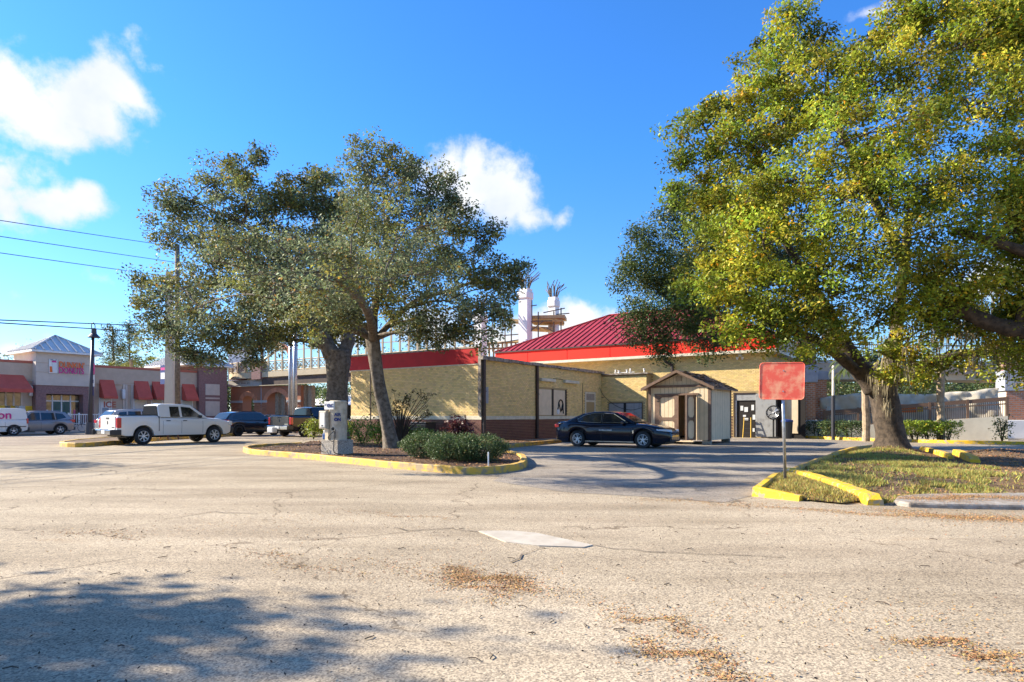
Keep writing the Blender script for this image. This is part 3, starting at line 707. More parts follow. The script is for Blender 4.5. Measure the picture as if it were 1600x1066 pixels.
b.build('seams', 'roof_red', roof, kind='stuff')
b = MB()
for p, q in (((EX0, EY, 6.36), (EX0+RUN, EY+RUN, rz+.05)), ((EX1, EY, 6.36), (EX1-RUN, EY+RUN, rz+.05)), ((EX0+RUN, EY+RUN, rz+.05), (EX1-RUN, EY+RUN, rz+.05))): b.tube([p, q], .07, 6)
b.build('ridge_cap', 'roof_red', roof)
# downpipe on the main wall
xa, za = BF.on_y(1039,562,YM-.45)
part(MB().tube(smooth_path([(xa, YM-.45, 5.25), (xa, YM-.4, 4.98), (xa+.32, YM-.2, 4.75), (xa+.4, YM-.15, 4.3), (xa+.4, YM-.15, .1)], 4), .10, 8), 'downspout', 'dark_brown')
xs_, zs_ = BF.on_y(1157,566,YM)
fl = part(MB().bb(xs_-.12, xs_+.12, YM-.05, YM-.01, zs_+.35, zs_+.5), 'flood_light', 'white_paint')
for s_ in (-1, 1): MB().lathe([(.0, 0), (.04, 0), (.10, .16), (.0, .16)], 10, 'z', (xs_+s_*.16, YM-.14, zs_+.15)).build('lamp_head', 'white_paint', fl)
# service doorway: flat near-black sheet for the shaded opening, pin-ups, open grey door
block_x = dx0
ow = BF.on_y(1181,650,YM)[0]; dw = BF.on_y(1213,650,YM)[0]
dj = part(MB().bb(dx0, ow, YM-.012, YM-.004, .02, 2.80), 'doorway', 'interior_dark')
MB().bb(dx0, dx0+.10, YM-.09, YM-.013, .02, 2.80).bb(dx0+.10, ow, YM-.09, YM-.013, 2.70, 2.80).build('door_frame', 'dark_brown', dj)
MB().bb(dx0+.10, ow, YM-.06, YM-.014, 2.32, 2.69).build('transom', 'grey_door', dj)
MB().bb(dx0+.10, dx0+.17, YM-.06, YM-.014, .02, 2.32).build('jamb', 'white_paint', dj)
for px0, py0, w_, h_ in ((1157,638,.17,.30), (1163,640,.22,.30), (1174,637,.16,.34), (1161,650,.18,.12), (1176,652,.16,.3), (1176,672,.12,.22), (1162,655,.28,.14)):
    x_, z_ = BF.on_y(px0, py0, YM-.03); MB().bb(x_, x_+w_, YM-.035, YM-.03, z_-h_/2, z_+h_/2).build('notice', 'paper', dj)
dd = part(MB().bb(ow+.02, dw, YM-.14, YM-.09, .06, 2.72), 'open_door', 'grey_door', bevel=.01)
MB().bb(dw-.22, dw-.08, YM-.19, YM-.14, 1.22, 1.28).build('handle', 'black_matte', dd); MB().cyl(dw-.15, YM-.15, 1.48, 1.54, .04, None, 8).build('lock', 'black_matte', dd)
part(MB().bb(dw+.02, dx1+.3, YM-.014, YM-.004, .02, 2.75), 'alcove_shade', 'interior_dark')  # flat dark sheet on the wall stands for shade in the alcove
part(MB().bb(dw+.02, dw+.1, YM-.10, YM-.015, .02, 2.8).bb(dx1-1.0, dx1-.86, YM-.2, YM-.015, .02, 2.8), 'door_post', 'dark_brown')
part(MB().bb(dx1-.86, dx1-.1, YM-.06, YM-.016, .3, 2.7), 'side_panel', 'siding')
# things standing by the service door
x_, z_ = BF.on_y(1169,690,YM-.6); w_ = BF.world(dx0+.9, YM-.5)
st = empty('step_stool', w_, BF.a, 'yellow metal step ladder folded inside the dark service doorway', 'ladder')
for s_ in (-1, 1): MB().tube([(s_*.24, 0, 0), (s_*.20, .18, 1.25)], .025, 6).build('rail', 'yellow_ink', st)
for k in range(4): MB().bb(-.22, .22, .03+k*.045, .13+k*.045, .28+k*.28, .31+k*.28).build('tread', 'plastic_dark', st)
w_ = BF.world(dx1-1.35, YM-.75); fan = empty('drum_fan', w_, BF.a, 'round black drum fan standing beside the service door', 'fan')
MB().lathe([(.36, -.06), (.42, -.08), (.44, 0), (.42, .14), (.36, .15)], 28, 'y', (0, 0, 1.55)).build('housing', 'black_matte', fan, smooth=True)
gr = MB()
for k in range(1, 5): gr.lathe([(.08*k, -.08), (.08*k+.008, -.085), (.08*k+.008, -.075), (.08*k, -.075)], 24, 'y', (0, 0, 1.55))
for k in range(12): a = k*PI/6; gr.tube([(0, -.08, 1.55), (.4*math.cos(a), -.08, 1.55+.4*math.sin(a))], .006, 4)
gr.build('grille', 'steel_galv', fan)
for k in range(4):
    a = k*PI/2+.4; MB().extr([(0, .02, 1.55), (.33*math.cos(a), .0, 1.55+.33*math.sin(a)), (.33*math.cos(a+.7), .06, 1.55+.33*math.sin(a+.7))], (0, .01, 0)).build('blade', 'steel_galv', fan)
MB().lathe([(.0, -.10), (.05, -.10), (.05, .05)], 12, 'y', (0, 0, 1.55)).build('hub', 'paper', fan)
MB().bb(-.04, .04, -.02, .1, .1, 1.12).bb(-.3, .3, -.25, .3, .02, .10).build('stand', 'black_matte', fan)
w_ = BF.world(dx1-.55, YM-.9); bn = empty('waste_bin', w_, BF.a, 'tall dark waste bin in the shade beside the drum fan', 'bin')
MB().tube([(0, 0, .0), (0, 0, 1.0)], [.26, .32], 16).build('body', 'plastic_dark', bn); MB().tube([(0, 0, 1.002), (0, 0, 1.1), (0, 0, 1.16)], [.34, .33, .1], 16).build('lid', 'navy_ink', bn)

# ---------------------------------------------------------------- garden shed
SY = 31.6
SF = Frame(V(1014, SY), SY, R(-33.9))
SHED = empty('garden_shed', (SF.o.x, SF.o.y, 0), SF.a, 'small beige wooden shed with brown trim and one door open', 'shed')
SW, SD, SE, SZ0, RZ = 3.02, 3.5, 2.74, .20, 3.46
xh = SW/2; dL, dM, dR = .62*SW/2.95, 1.62, 2.28
D0, D1, DT = .40, 2.33, 2.34      # door opening from D0 to D1
part(MB().bb(0, D0, 0, .06, SZ0, SE).bb(D1, SW, 0, .06, SZ0, SE).bb(D0, D1, 0, .06, DT, SE), 'front_wall', 'siding', SHED)
part(MB().bb(SW-.06, SW, .06, SD, SZ0, SE), 'side_wall', 'siding', SHED); part(MB().bb(0, .06, .06, SD, SZ0, SE), 'side_wall', 'siding', SHED)
part(MB().bb(.06, SW-.06, SD-.06, SD, SZ0, SE), 'rear_wall', 'siding', SHED)
part(MB().extr([(0, 0, SE+.005), (SW, 0, SE+.005), (xh, 0, RZ-.08)], (0, .06, 0)), 'gable', 'siding', SHED)
part(MB().bb(.05, SW-.05, .06, SD-.06, SZ0, SZ0+.08), 'floor', 'interior_dark', SHED)
part(MB().bb(D1-.9+.1, D1+.2, 1.6, 1.65, SZ0+.08, SE), 'inner_shelf_board', 'interior_dark', SHED)
def grooves(x0, x1, z0, z1f, y, par, step=.26):
    x = x0+step
    while x < x1-.05:
        MB().bb(x-.011, x+.011, y-.004, y+.001, z0, z1f(x)).build('groove', 'groove', par); x += step
fw = SHED.children[0]
grooves(0, D0+.02, SZ0, lambda x: SE, 0, fw, .2); grooves(D1, SW, SZ0, lambda x: SE, 0, fw, .2)
grooves(D0, D1, DT+.1, lambda x: SE, 0, fw, .2)
grooves(.2, SW-.2, SE+.12, lambda x: SE+(1-abs(x-xh)/xh)*(RZ-.14-SE)+.02, 0, [c for c in SHED.children if c.name.startswith('gable')][0], .21)
sw = SHED.children[1]
for y in np.arange(.4, SD, .4): MB().bb(SW, SW+.004, y-.009, y+.009, SZ0, SE).build('groove', 'groove', sw)
part(MB().bb(-.02, .11, -.035, -.002, SZ0, SE), 'corner_trim', 'shed_trim', SHED); part(MB().bb(SW-.10, SW+.03, -.035, -.002, SZ0, SE), 'corner_trim', 'shed_trim', SHED)
part(MB().bb(SW+.004, SW+.03, 0, .12, SZ0, SE), 'corner_trim', 'shed_trim', SHED); part(MB().bb(SW+.004, SW+.03, SD-.12, SD, SZ0, SE), 'corner_trim', 'shed_trim', SHED)
part(MB().bb(0, SW, -.045, -.006, SE-.02, SE+.10), 'gable_trim', 'shed_trim', SHED)
part(MB().bb(D0-.1, D1+.14, -.05, -.004, DT, DT+.09).bb(D0-.09, D0, -.035, -.003, SZ0, DT), 'door_frame', 'shed_trim', SHED)
vb = part(MB().bb(xh-.14, xh+.14, -.02, -.003, RZ-.44, RZ-.22), 'gable_vent', 'shed_trim', SHED)
for k in range(4): MB().bb(xh-.12, xh+.12, -.03, -.02, RZ-.42+k*.05, RZ-.395+k*.05).build('slat', 'siding', vb)
# roof: two decks, rake boards, shingles
OV = .35; rs_ = (RZ-SE)/xh
def rp(x): return RZ-abs(x-xh)*rs_
for s_ in (-1, 1):
    xe = xh+s_*(xh+.28); rf = part(MB().extr([(xh, -OV, RZ+.0), (xe, -OV, rp(xe)), (xe, -OV, rp(xe)+.07), (xh, -OV, RZ+.07)], (0, SD+OV*2, 0)), 'roof', 'shed_trim', SHED)
    MB().extr([(xh, -OV-.03, RZ-.05), (xe, -OV-.03, rp(xe)-.05), (xe, -OV-.03, rp(xe)+.09), (xh, -OV-.03, RZ+.09)], (0, .028, 0)).build('rake_board', 'shed_trim', rf)
    slope = math.hypot(1, rs_); length = (xh+.28)*slope; nrow = 12; b = MB()
    for r_ in range(nrow):
        t0 = r_*length/nrow; x0 = xe-s_*t0/slope; x1 = xe-s_*min(length, t0+length/nrow*1.25)/slope
        y = -OV-.02-(r_ % 2)*.14
        while y < SD+OV:
            w_ = .28; yy0, yy1 = max(y, -OV-.03), min(y+w_-.012, SD+OV+.02); y += w_
            if yy1-yy0 < .03: continue
            cu = random.choice((0, 0, 0, .03, .07)) if s_ > 0 else random.choice((0, 0, .02)); t = random.choice((.7, .9, 1.1, 1.4, 2.2 if s_ > 0 else 1.2))
            b.add([(x0, yy0, rp(x0)+.075+.02+cu), (x0, yy1, rp(x0)+.075+.02+cu*.5), (x1, yy1, rp(x1)+.078), (x1, yy0, rp(x1)+.078), (x0, yy0, rp(x0)+.075+cu), (x0, yy1, rp(x0)+.075+cu*.5)],
                  [(0,1,2,3) if s_ > 0 else (3,2,1,0), (4,5,1,0), (4,0,3), (5,2,1)], (t, t*.95, t*.9))
    b.build('shingles', 'shingle', rf, tints=True, kind='stuff')
# doors: closed left leaf, open right leaf
def shed_door(par, w_, h_, both=False):
    """leaf in local x 0..w, z 0..h, facing -y"""
    ring = lambda x0, x1, z0, z1, c=.12: [(x0+c, z0), (x1-c, z0), (x1, z0+c), (x1, z1-c), (x1-c, z1), (x0+c, z1), (x0, z1-c), (x0, z0+c)]
    MB().bb(.02, w_-.02, .0, .03, .02, h_-.02).build('panel_board', 'siding', par)
    for k in np.arange(.2, w_-.1, .2): MB().bb(k-.008, k+.008, -.003, .001, .05, h_-.05).build('groove', 'groove', par)
    def frame_piece(z0, z1):
        i_ = ring(.15, w_-.15, z0+.07, z1-.07); o_ = [(0, z0), (w_, z0), (w_, z1), (0, z1)]
        vs = [(x, -.028, z) for x, z in i_]; n = 8; b = MB()
        oo = [(.15+.12, z0), (w_-.27, z0), (w_, z0+.19), (w_, z1-.19), (w_-.27, z1), (.27, z1), (0, z1-.19), (0, z0+.19)]
        corners = {1: (w_, z0), 3: (w_, z1), 5: (0, z1), 7: (0, z0)}
        for k in range(n):
            j = (k+1) % n; pts = [i_[k], oo[k]]+([corners[k]] if k in corners else [])+[oo[j], i_[j]]
            b.extr([(x, -.028, z) for x, z in pts], (0, .026, 0))
        b.build('door_frame', 'shed_trim', par)
        if both:
            c = b.build('door_frame', 'shed_trim', par); c.location.y = .06
    frame_piece(.0, h_*.47); frame_piece(h_*.47+.004, h_)
    for z_ in (.25, h_-.25): MB().bb(.02, .18, -.045, -.03, z_-.025, z_+.025).build('hinge', 'black_matte', par)
lw = 1.05; dl = empty('door', (D0+.01, -.035, SZ0+.02)); dl.parent = SHED; shed_door(dl, lw, DT-SZ0-.04)
MB().bb(lw-.01, lw+.06, -.05, -.005, .02, DT-SZ0-.05).build('meeting_strip', 'shed_trim', dl)
dr = empty('door', (D1-.02, -.04, SZ0+.02), R(-99)); dr.parent = SHED; shed_door(dr, .92, DT-SZ0-.04, True)
# contents and blocks below
for x_, y_ in ((.2, .15), (1.9, .1), (SW-.2, .15), (SW-.2, SD-.2), (.2, SD-.2)): part(MB().box(x_, y_, .095, .4, .2, .19), 'support_block', 'concrete', SHED)
part(MB().bb(1.2, 2.3, -.25, .02, .12, .17), 'threshold', 'siding', SHED)
w_ = SF.world(1.75, .9); q = empty('stacked_sacks', (w_.x, w_.y, SZ0+.08), SF.a, 'dim heap of sacks and red cloth inside the open shed', 'sacks')
for i, (x_, y_, z_, s_, m_) in enumerate(((0, .3, .25, .28, 'pole_tan'), (.15, .25, .7, .25, 'paper'), (-.1, .1, .95, .2, 'siding'), (.2, .2, 1.3, .25, 'red_paint'), (-.2, .3, .3, .25, 'shed_trim'))):
    b = MB().lathe([(.0, -.9*s_), (.8*s_, -.8*s_), (s_, 0), (.7*s_, .7*s_), (.0, .9*s_)], 10, 'z', (x_, y_, z_)); b.build('sack', m_, q, smooth=True)
w_ = SF.world(2.0, 1.3); q = empty('wall_shelf', (w_.x, w_.y, SZ0+.08), SF.a, 'pale storage box on a shelf inside the open shed', 'box')
MB().bb(-.45, .35, 0, .35, 1.62, 1.95).build('box_body', 'grey_door', q, bevel=.02); MB().bb(-.48, .38, -.02, .37, 1.952, 1.99).build('lid', 'paper', q, bevel=.01)
MB().bb(-.6, .4, -.05, .38, 1.57, 1.618).build('board', 'timber', q); MB().bb(-.6, -.55, -.05, .38, 0, 1.57).build('leg', 'timber', q); MB().bb(.35, .40, -.05, .38, 0, 1.57).build('leg', 'timber', q)

# ---------------------------------------------------------------- signpost
sp = G(1224.5, 751, .09); sg = empty('blank_sign', (sp.x, sp.y, .06), R(-24), 'faded blank red square sign on a bare metal pole', 'sign')
ph = H(567, sp.y)-.06; pb = H(624, sp.y)-.06; pc = (ph+pb)/2; hs = (ph-pb)/2
MB().tube([(.03, .03, -.1), (-.03, .03, ph-.04)], .030, 10).build('pole', 'steel_galv', sg, smooth=True)
o = []
for cx, cz, a0 in ((1, -1, -90), (1, 1, 0), (-1, 1, 90), (-1, -1, 180)):
    for k in range(5): a = R(a0+k*22.5); o.append((cx*(hs*1.13-.06)+.06*math.cos(a), 0, cz*(hs-.06)+.06*math.sin(a)))
pl = MB().extr(o, (0, .006, 0)).build('panel', 'sign_red', sg); pl.location = (-.035, -.012, pc); pl.rotation_euler = (0, R(1.2), 0)
ring = [Vector(p) for p in o]; rim = MB().tube([p*1.0 for p in ring]+[ring[0]], .008, 5).build('border', 'sign_red', pl)
for zz_ in (-.27, .27): MB().box(.03, .012, zz_, .06, .02, .03).build('bracket', 'steel_galv', pl)
for z_ in (-.2, .2): MB().lathe([(0, -.006), (.014, -.006), (.014, 0)], 8, 'y', (.03, 0, z_)).build('bolt', 'steel_galv', pl)

# ---------------------------------------------------------------- vacuum and air machine on the island
vp = G(527, 709, .12); VM = empty('vacuum_machine', (vp.x, vp.y, .10), R(-30), 'tall tan coin vacuum and air machine on a concrete plinth', 'vacuum machine'); VM.scale = (.80, .80, .85)
part(MB().bb(-.52, .42, -.38, .48, 0, .56), 'plinth', 'concrete', VM, bevel=.02)
n = 20; pts = [(.36*math.cos(2*PI*k/n)*.9, .34*math.sin(2*PI*k/n)) for k in range(n)]
part(MB().tube([(0, .05, .56), (0, .05, 1.98)], .34, 24), 'housing', 'aluminium', VM, smooth=False).data.set_sharp_from_angle(angle=R(40))
part(MB().tube([(0, .05, 1.982), (0, .05, 2.02), (0, .05, 2.06)], [.36, .36, .30], 24), 'cap', 'aluminium', VM)
for k in range(9):
    a = R(-50+k*13); x_, y_ = .345*math.cos(a), .05+.345*math.sin(a); part(MB().box(x_, y_, 1.27, .012, .02, 1.36, a), 'rib', 'aluminium', VM)
part(MB().box(-.10, -.325, 1.86, .52, .07, .30), 'sign_panel', 'white_paint', VM, bevel=.01)
text('VAC', .185, 'navy_ink', VM, (-.22, -.365, 1.80), (PI/2, 0, 0), bold=.006); text('1', .10, 'navy_ink', VM, (-.335, -.365, 1.86), (PI/2, 0, 0))
text('AIR', .17, 'navy_ink', VM, (.235, -.215, 1.46), (PI/2, 0, R(48)), bold=.006, align='CENTER'); text('ON', .16, 'navy_ink', VM, (.235, -.225, 1.28), (PI/2, 0, R(48)), bold=.012, align='CENTER')
cb = part(MB().bb(-.58, -.20, -.44, -.10, .98, 1.66), 'coin_box', 'aluminium', VM, bevel=.02)
MB().bb(-.50, -.25, -.455, -.442, 1.05, 1.60).build('notice_plate', 'white_paint', cb); MB().bb(-.42, -.33, -.462, -.455, 1.08, 1.12).build('slot', 'black_matte', cb)
part(MB().bb(-.32, -.14, -.36, -.2, .56, .97), 'pedestal', 'brick_yellow' if 0 else 'siding', VM)
part(MB().lathe([(.0, -.38), (.05, -.38), (.06, -.33)], 12, 'y', (.05, .05, .98)), 'hose_port', 'black_matte', VM)
part(MB().tube(smooth_path([(.22, -.30, .95), (.10, -.52, .75), (.02, -.50, .62), (.25, -.5, .52), (.36, -.45, .7), (.28, -.42, .93), (.26, -.44, .5), (.33, -.5, .12), (.6, -.4, .03)], 6), .018, 6), 'air_hose', 'black_matte', VM, smooth=True)
part(MB().tube(smooth_path([(-.5, -.3, .56), (-.55, -.46, .35), (-.4, -.5, .15), (-.2, -.45, .10), (-.1, -.40, .2)], 5), .014, 5), 'cable', 'black_matte', VM)
w_ = VM.matrix_basis @ Vector((-.45, -.2, 0)); bg = empty('paper_bag', (w_.x, w_.y, .58), R(-20), 'crumpled white and blue bag left on the machine plinth', 'bag')
MB().box(0, 0, .10, .18, .12, .2).build('bag_body', 'bag_blue', bg, bevel=.03); MB().box(.01, 0, .26, .15, .10, .12).build('bag_top', 'paper', bg, bevel=.03)
# slim pipe by the facade, stub pipe, dark bin
w_ = BF.world(BF.on_y(579,600,-.4)[0], -.4); q = MB().cyl(0, 0, 0, 3.9, .045, None, 8).build('vent_stack', 'pole_tan'); q.location = (w_.x, w_.y, .05); tag(q, 'thin rusty standpipe against the yellow brick facade', 'pipe')
w_ = G(763, 733, .1); q = MB().cyl(0, 0, 0, .42, .022, .018, 6).build('marker_stake', 'paper'); q.location = (w_.x, w_.y, .08); tag(q, 'short white marker stake at the island tip', 'stake')
w_ = BF.world(BF.on_y(659,690,-1.0)[0], -.9); q = empty('air_conditioner', (w_.x, w_.y, .1), BF.a, 'dark louvred air conditioning unit behind the shrubs', 'air conditioner')
MB().bb(-.55, .55, -.4, .4, 0, .88).build('housing', 'plastic_dark', q, bevel=.02); MB().bb(-.6, .6, -.45, .45, .882, .93).build('lid', 'paint_charcoal', q, bevel=.02)
for k in range(11): MB().bb(-.5+k*.1-.02, -.5+k*.1+.02, -.42, -.40, .08, .8).build('louvre', 'paint_charcoal', q)

# ---------------------------------------------------------------- doughnut shop row across the street
DF = Frame(-39.9, 57, R(56.1))
SHOP = empty('shop_row', (DF.o.x, DF.o.y, 0), DF.a, 'long taupe shop row with red awnings and a square entrance tower', 'building')
def dx_(px, y0=0): return DF.on_y(px, 640, y0)[0]
tx0, tx1 = dx_(56, -.8), dx_(148, -.8); ex0, ex1 = dx_(311, -.5), dx_(355, -.5)
sh = lambda b, n_, m_, **k: b.build(n_, m_, SHOP, **k)
sh(MB().bb(-24, tx0, 0, 12, 0, 5.85), 'wall', 'stucco_tan'); sh(MB().bb(tx1, ex0, 0, 12, 0, 5.85), 'wall', 'stucco_tan')
for a_, b_ in ((-24, tx0), (tx1, ex0)):
    sh(MB().bb(a_, b_, -.14, .3, 5.852, 6.06), 'coping', 'coping_red'); sh(MB().bb(a_, b_, -.12, -.002, 4.35, 4.42), 'string_course', 'stucco_light')
    sh(MB().bb(a_, b_, -.10, -.003, 4.44, 5.84), 'frieze', 'stucco_light' if 0 else 'stucco_tan')
th = DF.on_y(56, 547, -.8)[1]; zt = DF.on_y(100, 603, -.8)[1]; zl = DF.on_y(100, 616, -.8)[1]
TD = 4.0
sh(MB().bb(tx0, tx1, -.8, TD, zt, th), 'tower_wall', 'stucco_light')
for z_ in (zt+1.1, zt+1.9, zt+2.9): sh(MB().bb(tx0+.01, tx1-.01, -.83, -.801, z_, z_+.05), 'tower_band', 'stucco_tan')
sh(MB().bb(tx0+.03, tx1-.03, -.7, TD-.1, zl, zt), 'lintel', 'plum_brick'); 
sh(MB().bb(tx0+.03, tx0+.8, -.7, .3, 0, zl), 'pier', 'plum_brick'); sh(MB().bb(tx1-.9, tx1-.03, -.7, .3, 0, zl), 'pier', 'plum_brick')
sh(MB().bb(tx0+.8, tx1-.9, .25, .3, 0, zl), 'shopfront_back', 'interior_dark')
sf0, sf1 = tx0+.82, tx1-.92; nb = 4; step = (sf1-sf0)/nb
for k in range(nb):
    x0 = sf0+k*step; wn = sh(MB().bb(x0+.04, x0+step-.04, .10, .12, 2.72, zl-.08), 'window', 'glass_front')
    MB().bb(x0+.02, x0+step-.02, .06, .10, 2.62, 2.72).build('transom_bar', 'white_paint', wn)
    isd = k in (1, 2)
    wn = sh(MB().bb(x0+.06, x0+step-.06, .10, .12, .9 if not isd else .3, 2.62), 'door' if isd else 'window', 'teal_ink' if isd else 'glass_front')
    MB().bb(x0-.04, x0+.06, .04, .13, .1, zl-.06).build('frame', 'white_paint', wn)
    if isd: MB().bb(x0+.2, x0+step-.2, .07, .098, 1.0, 1.5).build('poster', 'paper', wn); MB().bb(x0+.25, x0+step-.25, .07, .098, 1.9, 2.3).build('poster', 'teal_ink', wn)
    else: MB().bb(x0+.25, x0+step-.3, .07, .098, 1.1, 1.9).build('poster', 'pink_ink' if k % 2 else 'paper', wn)
# tower roof
def hip(par, x0, x1, y0, y1, z, rise, step, mat='roof_metal', ov=.45):
    x0 -= ov; x1 += ov; y0 -= ov; y1 += ov; cx, cy = (x0+x1)/2, (y0+y1)/2; hx, hy = (x1-x0)/2, (y1-y0)/2
    rdg = max(0, abs(hx-hy)); r_ = min(hx, hy)
    A = Vector((cx-(hx-r_), cy-(hy-r_), z+rise)); B = Vector((cx+(hx-r_), cy+(hy-r_), z+rise))
    c = [Vector((x0, y0, z)), Vector((x1, y0, z)), Vector((x1, y1, z)), Vector((x0, y1, z))]
    fs = [(0,1,5,4), (1,2,5), (2,3,4,5), (3,0,4)] if hx >= hy else [(0,1,4), (1,2,5,4), (2,3,5), (3,0,4,5)]
    rf = MB().add(c+[A, B], fs+[(3,2,1,0)]).build('roof', mat, par)
    MB().bb(x0, x1, y0, y1, z-.16, z-.002).build('eave_board', 'white_paint', rf)
    sl = rise/r_
    def seam(p, q, w):
        n_ = (q-p).cross(w).normalized(); n_ = n_ if n_.z > 0 else -n_; w2 = w.normalized()*.05
        return MB().add([p-w2, p+w2, q+w2, q-w2, p-w2+n_*.09, p+w2+n_*.09, q+w2+n_*.09, q-w2+n_*.09], [(4,5,6,7), (0,1,5,4), (1,2,6,5), (3,0,4,7), (2,3,7,6), (3,2,1,0)])
    for x in np.arange(x0+step/2, x1, step):
        t = min(r_, x-x0, x1-x); 
        if t > .2: seam(Vector((x, y0, z+.01)), Vector((x, y0+t, z+.01+t*sl)), Vector((1, 0, 0))).build('seam', mat, rf)
    for y in np.arange(y0+step/2, y1, step):
        t = min(r_, y-y0, y1-y)
        if t > .2: seam(Vector((x0, y, z+.01)), Vector((x0+t, y, z+.01+t*sl)), Vector((0, 1, 0))).build('seam', mat, rf)
    for p, q in ((c[0], A), (c[1], B if hx >= hy else A)): MB().tube([p+Vector((0, 0, .03)), q+Vector((0, 0, .05))], .07, 5).build('hip_cap', mat, rf)
    return rf
hip(SHOP, tx0, tx1, -.8, TD, th, 1.6, .62)
# right end tower in plum brick
eh = DF.on_y(330, 571, -.5)[1]
sh(MB().bb(ex0, ex1, -.5, 9, 0, eh), 'end_tower_wall', 'plum_brick'); hip(SHOP, ex0-1.2, ex1, -.5, 7, eh, 1.7, .6)
for p0, p1, q0, q1 in ((321,343,600,618), (321,343,621,624), (321,343,627,650)):
    a_, za = DF.on_y(p0, q0, -.52); b_, zb = DF.on_y(p1, q1, -.52); sh(MB().bb(a_, b_, -.56, -.501, zb, za), 'inset_panel', 'stucco_light')
# sign: letters and panel
sx0, sz1 = DF.on_y(77, 561, -.85); sx1, sz0 = DF.on_y(132, 584, -.85)
x_, z_ = DF.on_y(91.5, 574, -.9); x2, z2 = DF.on_y(91.5, 583, -.9)
sg2 = empty('shop_sign', DF.world(0, 0), DF.a, 'raised orange and magenta shop lettering beside a cup emblem', 'shop sign')
ang = (PI/2, 0, 0); W1 = DF.on_y(131, 574, -.9)[0]-x_
for bdy, m_, zz in (("DUNKIN'", 'orange_ink', z_), ('DONUTS', 'magenta', z2)):
    t_ = text(bdy, .80, 'white_paint', sg2, (x_-.02, -.86, zz-.01), ang, ext=.03, bold=.03); t1 = text(bdy, .80, m_, sg2, (x_, -.93, zz), ang, ext=.03, bold=.012)
    bpy.context.view_layer.update(); s_ = (W1*(1.0 if m_ == 'orange_ink' else .98))/t1.dimensions.x; t_.scale = (s_, .92, 1); t1.scale = (s_, .92, 1)
ex_, ez1 = DF.on_y(76, 561, -.85); ex2, ez0 = DF.on_y(91, 584, -.85); em = MB().bb(ex_, ex2-.05, -.90, -.84, ez0, ez1).build('emblem_board', 'white_paint', sg2, bevel=.04)
cxm = (ex_+ex2)/2; w4 = (ex2-ex_)
MB().extr([(cxm-w4*.18, -.93, ez0+.95), (cxm-w4*.10, -.93, ez0+.12), (cxm+w4*.16, -.93, ez0+.12), (cxm+w4*.24, -.93, ez0+.95)], (0, .028, 0)).build('cup', 'paper', em)
MB().extr([(cxm-w4*.22, -.94, ez0+.95), (cxm+w4*.28, -.94, ez0+.95), (cxm+w4*.24, -.94, ez0+1.1), (cxm-w4*.18, -.94, ez0+1.1)], (0, .03, 0)).build('cup_lid', 'magenta', em)
MB().extr([(cxm-w4*.42, -.935, ez0+.1), (cxm-w4*.14, -.935, ez0+.1), (cxm-w4*.2, -.935, ez0+.6), (cxm-w4*.42, -.935, ez0+.6)], (0, .03, 0)).build('emblem_block', 'orange_ink', em)
MB().tube([(cxm-.25+.12*k, -.93, ez0+1.15+.05*math.sin(k*2.)) for k in range(5)], .035, 5).build('steam_stroke', 'stone_blue', em)
# awnings
def awning(p0, p1, t0, b0, out=1.0):
    xa, za = DF.on_y(p0, t0, -.05); xb, _ = DF.on_y(p1-5, t0, -.05); _, zb = DF.on_y(p0, b0-1, -out); zb = max(zb, 2.5)
    w_ = xb-xa
    b = MB().add([(xa, -.06, za), (xa+w_, -.06, za), (xa+w_, -out, zb), (xa, -out, zb), (xa, -out, zb-.22), (xa+w_, -out, zb-.22), (xa, -.06, zb-.1), (xa+w_, -.06, zb-.1)],
        [(3,2,1,0), (4,5,2,3), (0,6,4,3), (1,2,5,7)])
    aw = b.build('awning', 'awning', SHOP); m = aw.modifiers.new('s', 'SOLIDIFY'); m.thickness = .03; return xa, w_, zb
wins = []
for a_ in ((155,182,592,620), (209,236,594,622), (237,261,595,622), (284,308,599,624)):
    wins.append(awning(*a_))
for i, (xa, w_, zb) in enumerate(wins):
    wn = sh(MB().bb(xa+.05, xa+w_-.2, -.03, -.004, .9, zb-.1), 'window', 'glass_pale')
    MB().bb(xa-.03, xa+.05, -.06, -.004, .82, zb-.1).bb(xa+w_-.2, xa+w_-.12, -.06, -.004, .82, zb-.1).bb(xa-.03, xa+w_-.12, -.08, -.004, .72, .82).build('frame', 'white_paint', wn)
    if i == 0:
        MB().bb(xa+.1, xa+w_-.25, -.05, -.034, 1.2, zb-.25).build('poster', 'paper', wn); t_ = text('ICE', .75, 'coping_red', wn, (xa+.35, -.06, zb-1.0), ang, ext=.008, bold=.02); MB().bb(xa+.25, xa+w_-.4, -.055, -.05, 1.3, 2.1).build('poster_art', 'stone_blue', wn)
xa, za = DF.on_y(-30, 583, -.05); xb, _ = DF.on_y(36, 583, -.05); _, zb = DF.on_y(20, 613, -1.6)
aw = MB().add([(xa, -.06, za), (xb, -.06, za), (xb+.2, -1.6, zb+.3), (xa, -1.6, zb+.3), (xa, -1.6, zb), (xb+.2, -1.6, zb), (xa, -.06, zb+.1), (xb, -.06, zb+.1)], [(3,2,1,0), (4,5,2,3), (0,6,4,3), (1,2,5,7)]).build('awning', 'awning', SHOP)
wn = sh(MB().bb(xa, xb-.1, -.02, -.004, .6, zb+.1), 'window', 'glass_front')
for t in np.linspace(xa, xb-.1, 6): MB().bb(t-.06, t+.06, -.06, -.0, .6, zb+.1).build('mullion', 'stucco_light', wn)
for t, m_ in ((.35, 'yellow_ink'), (.6, 'paper'), (.78, 'yellow_ink')): x_ = xa+(xb-xa)*t; MB().bb(x_, x_+1.3, -.06, -.04, 1.5, 2.2).build('poster', m_, wn); MB().bb(x_+.1, x_+1.2, -.07, -.06, 1.3, 1.5).build('poster', 'coping_red', wn)
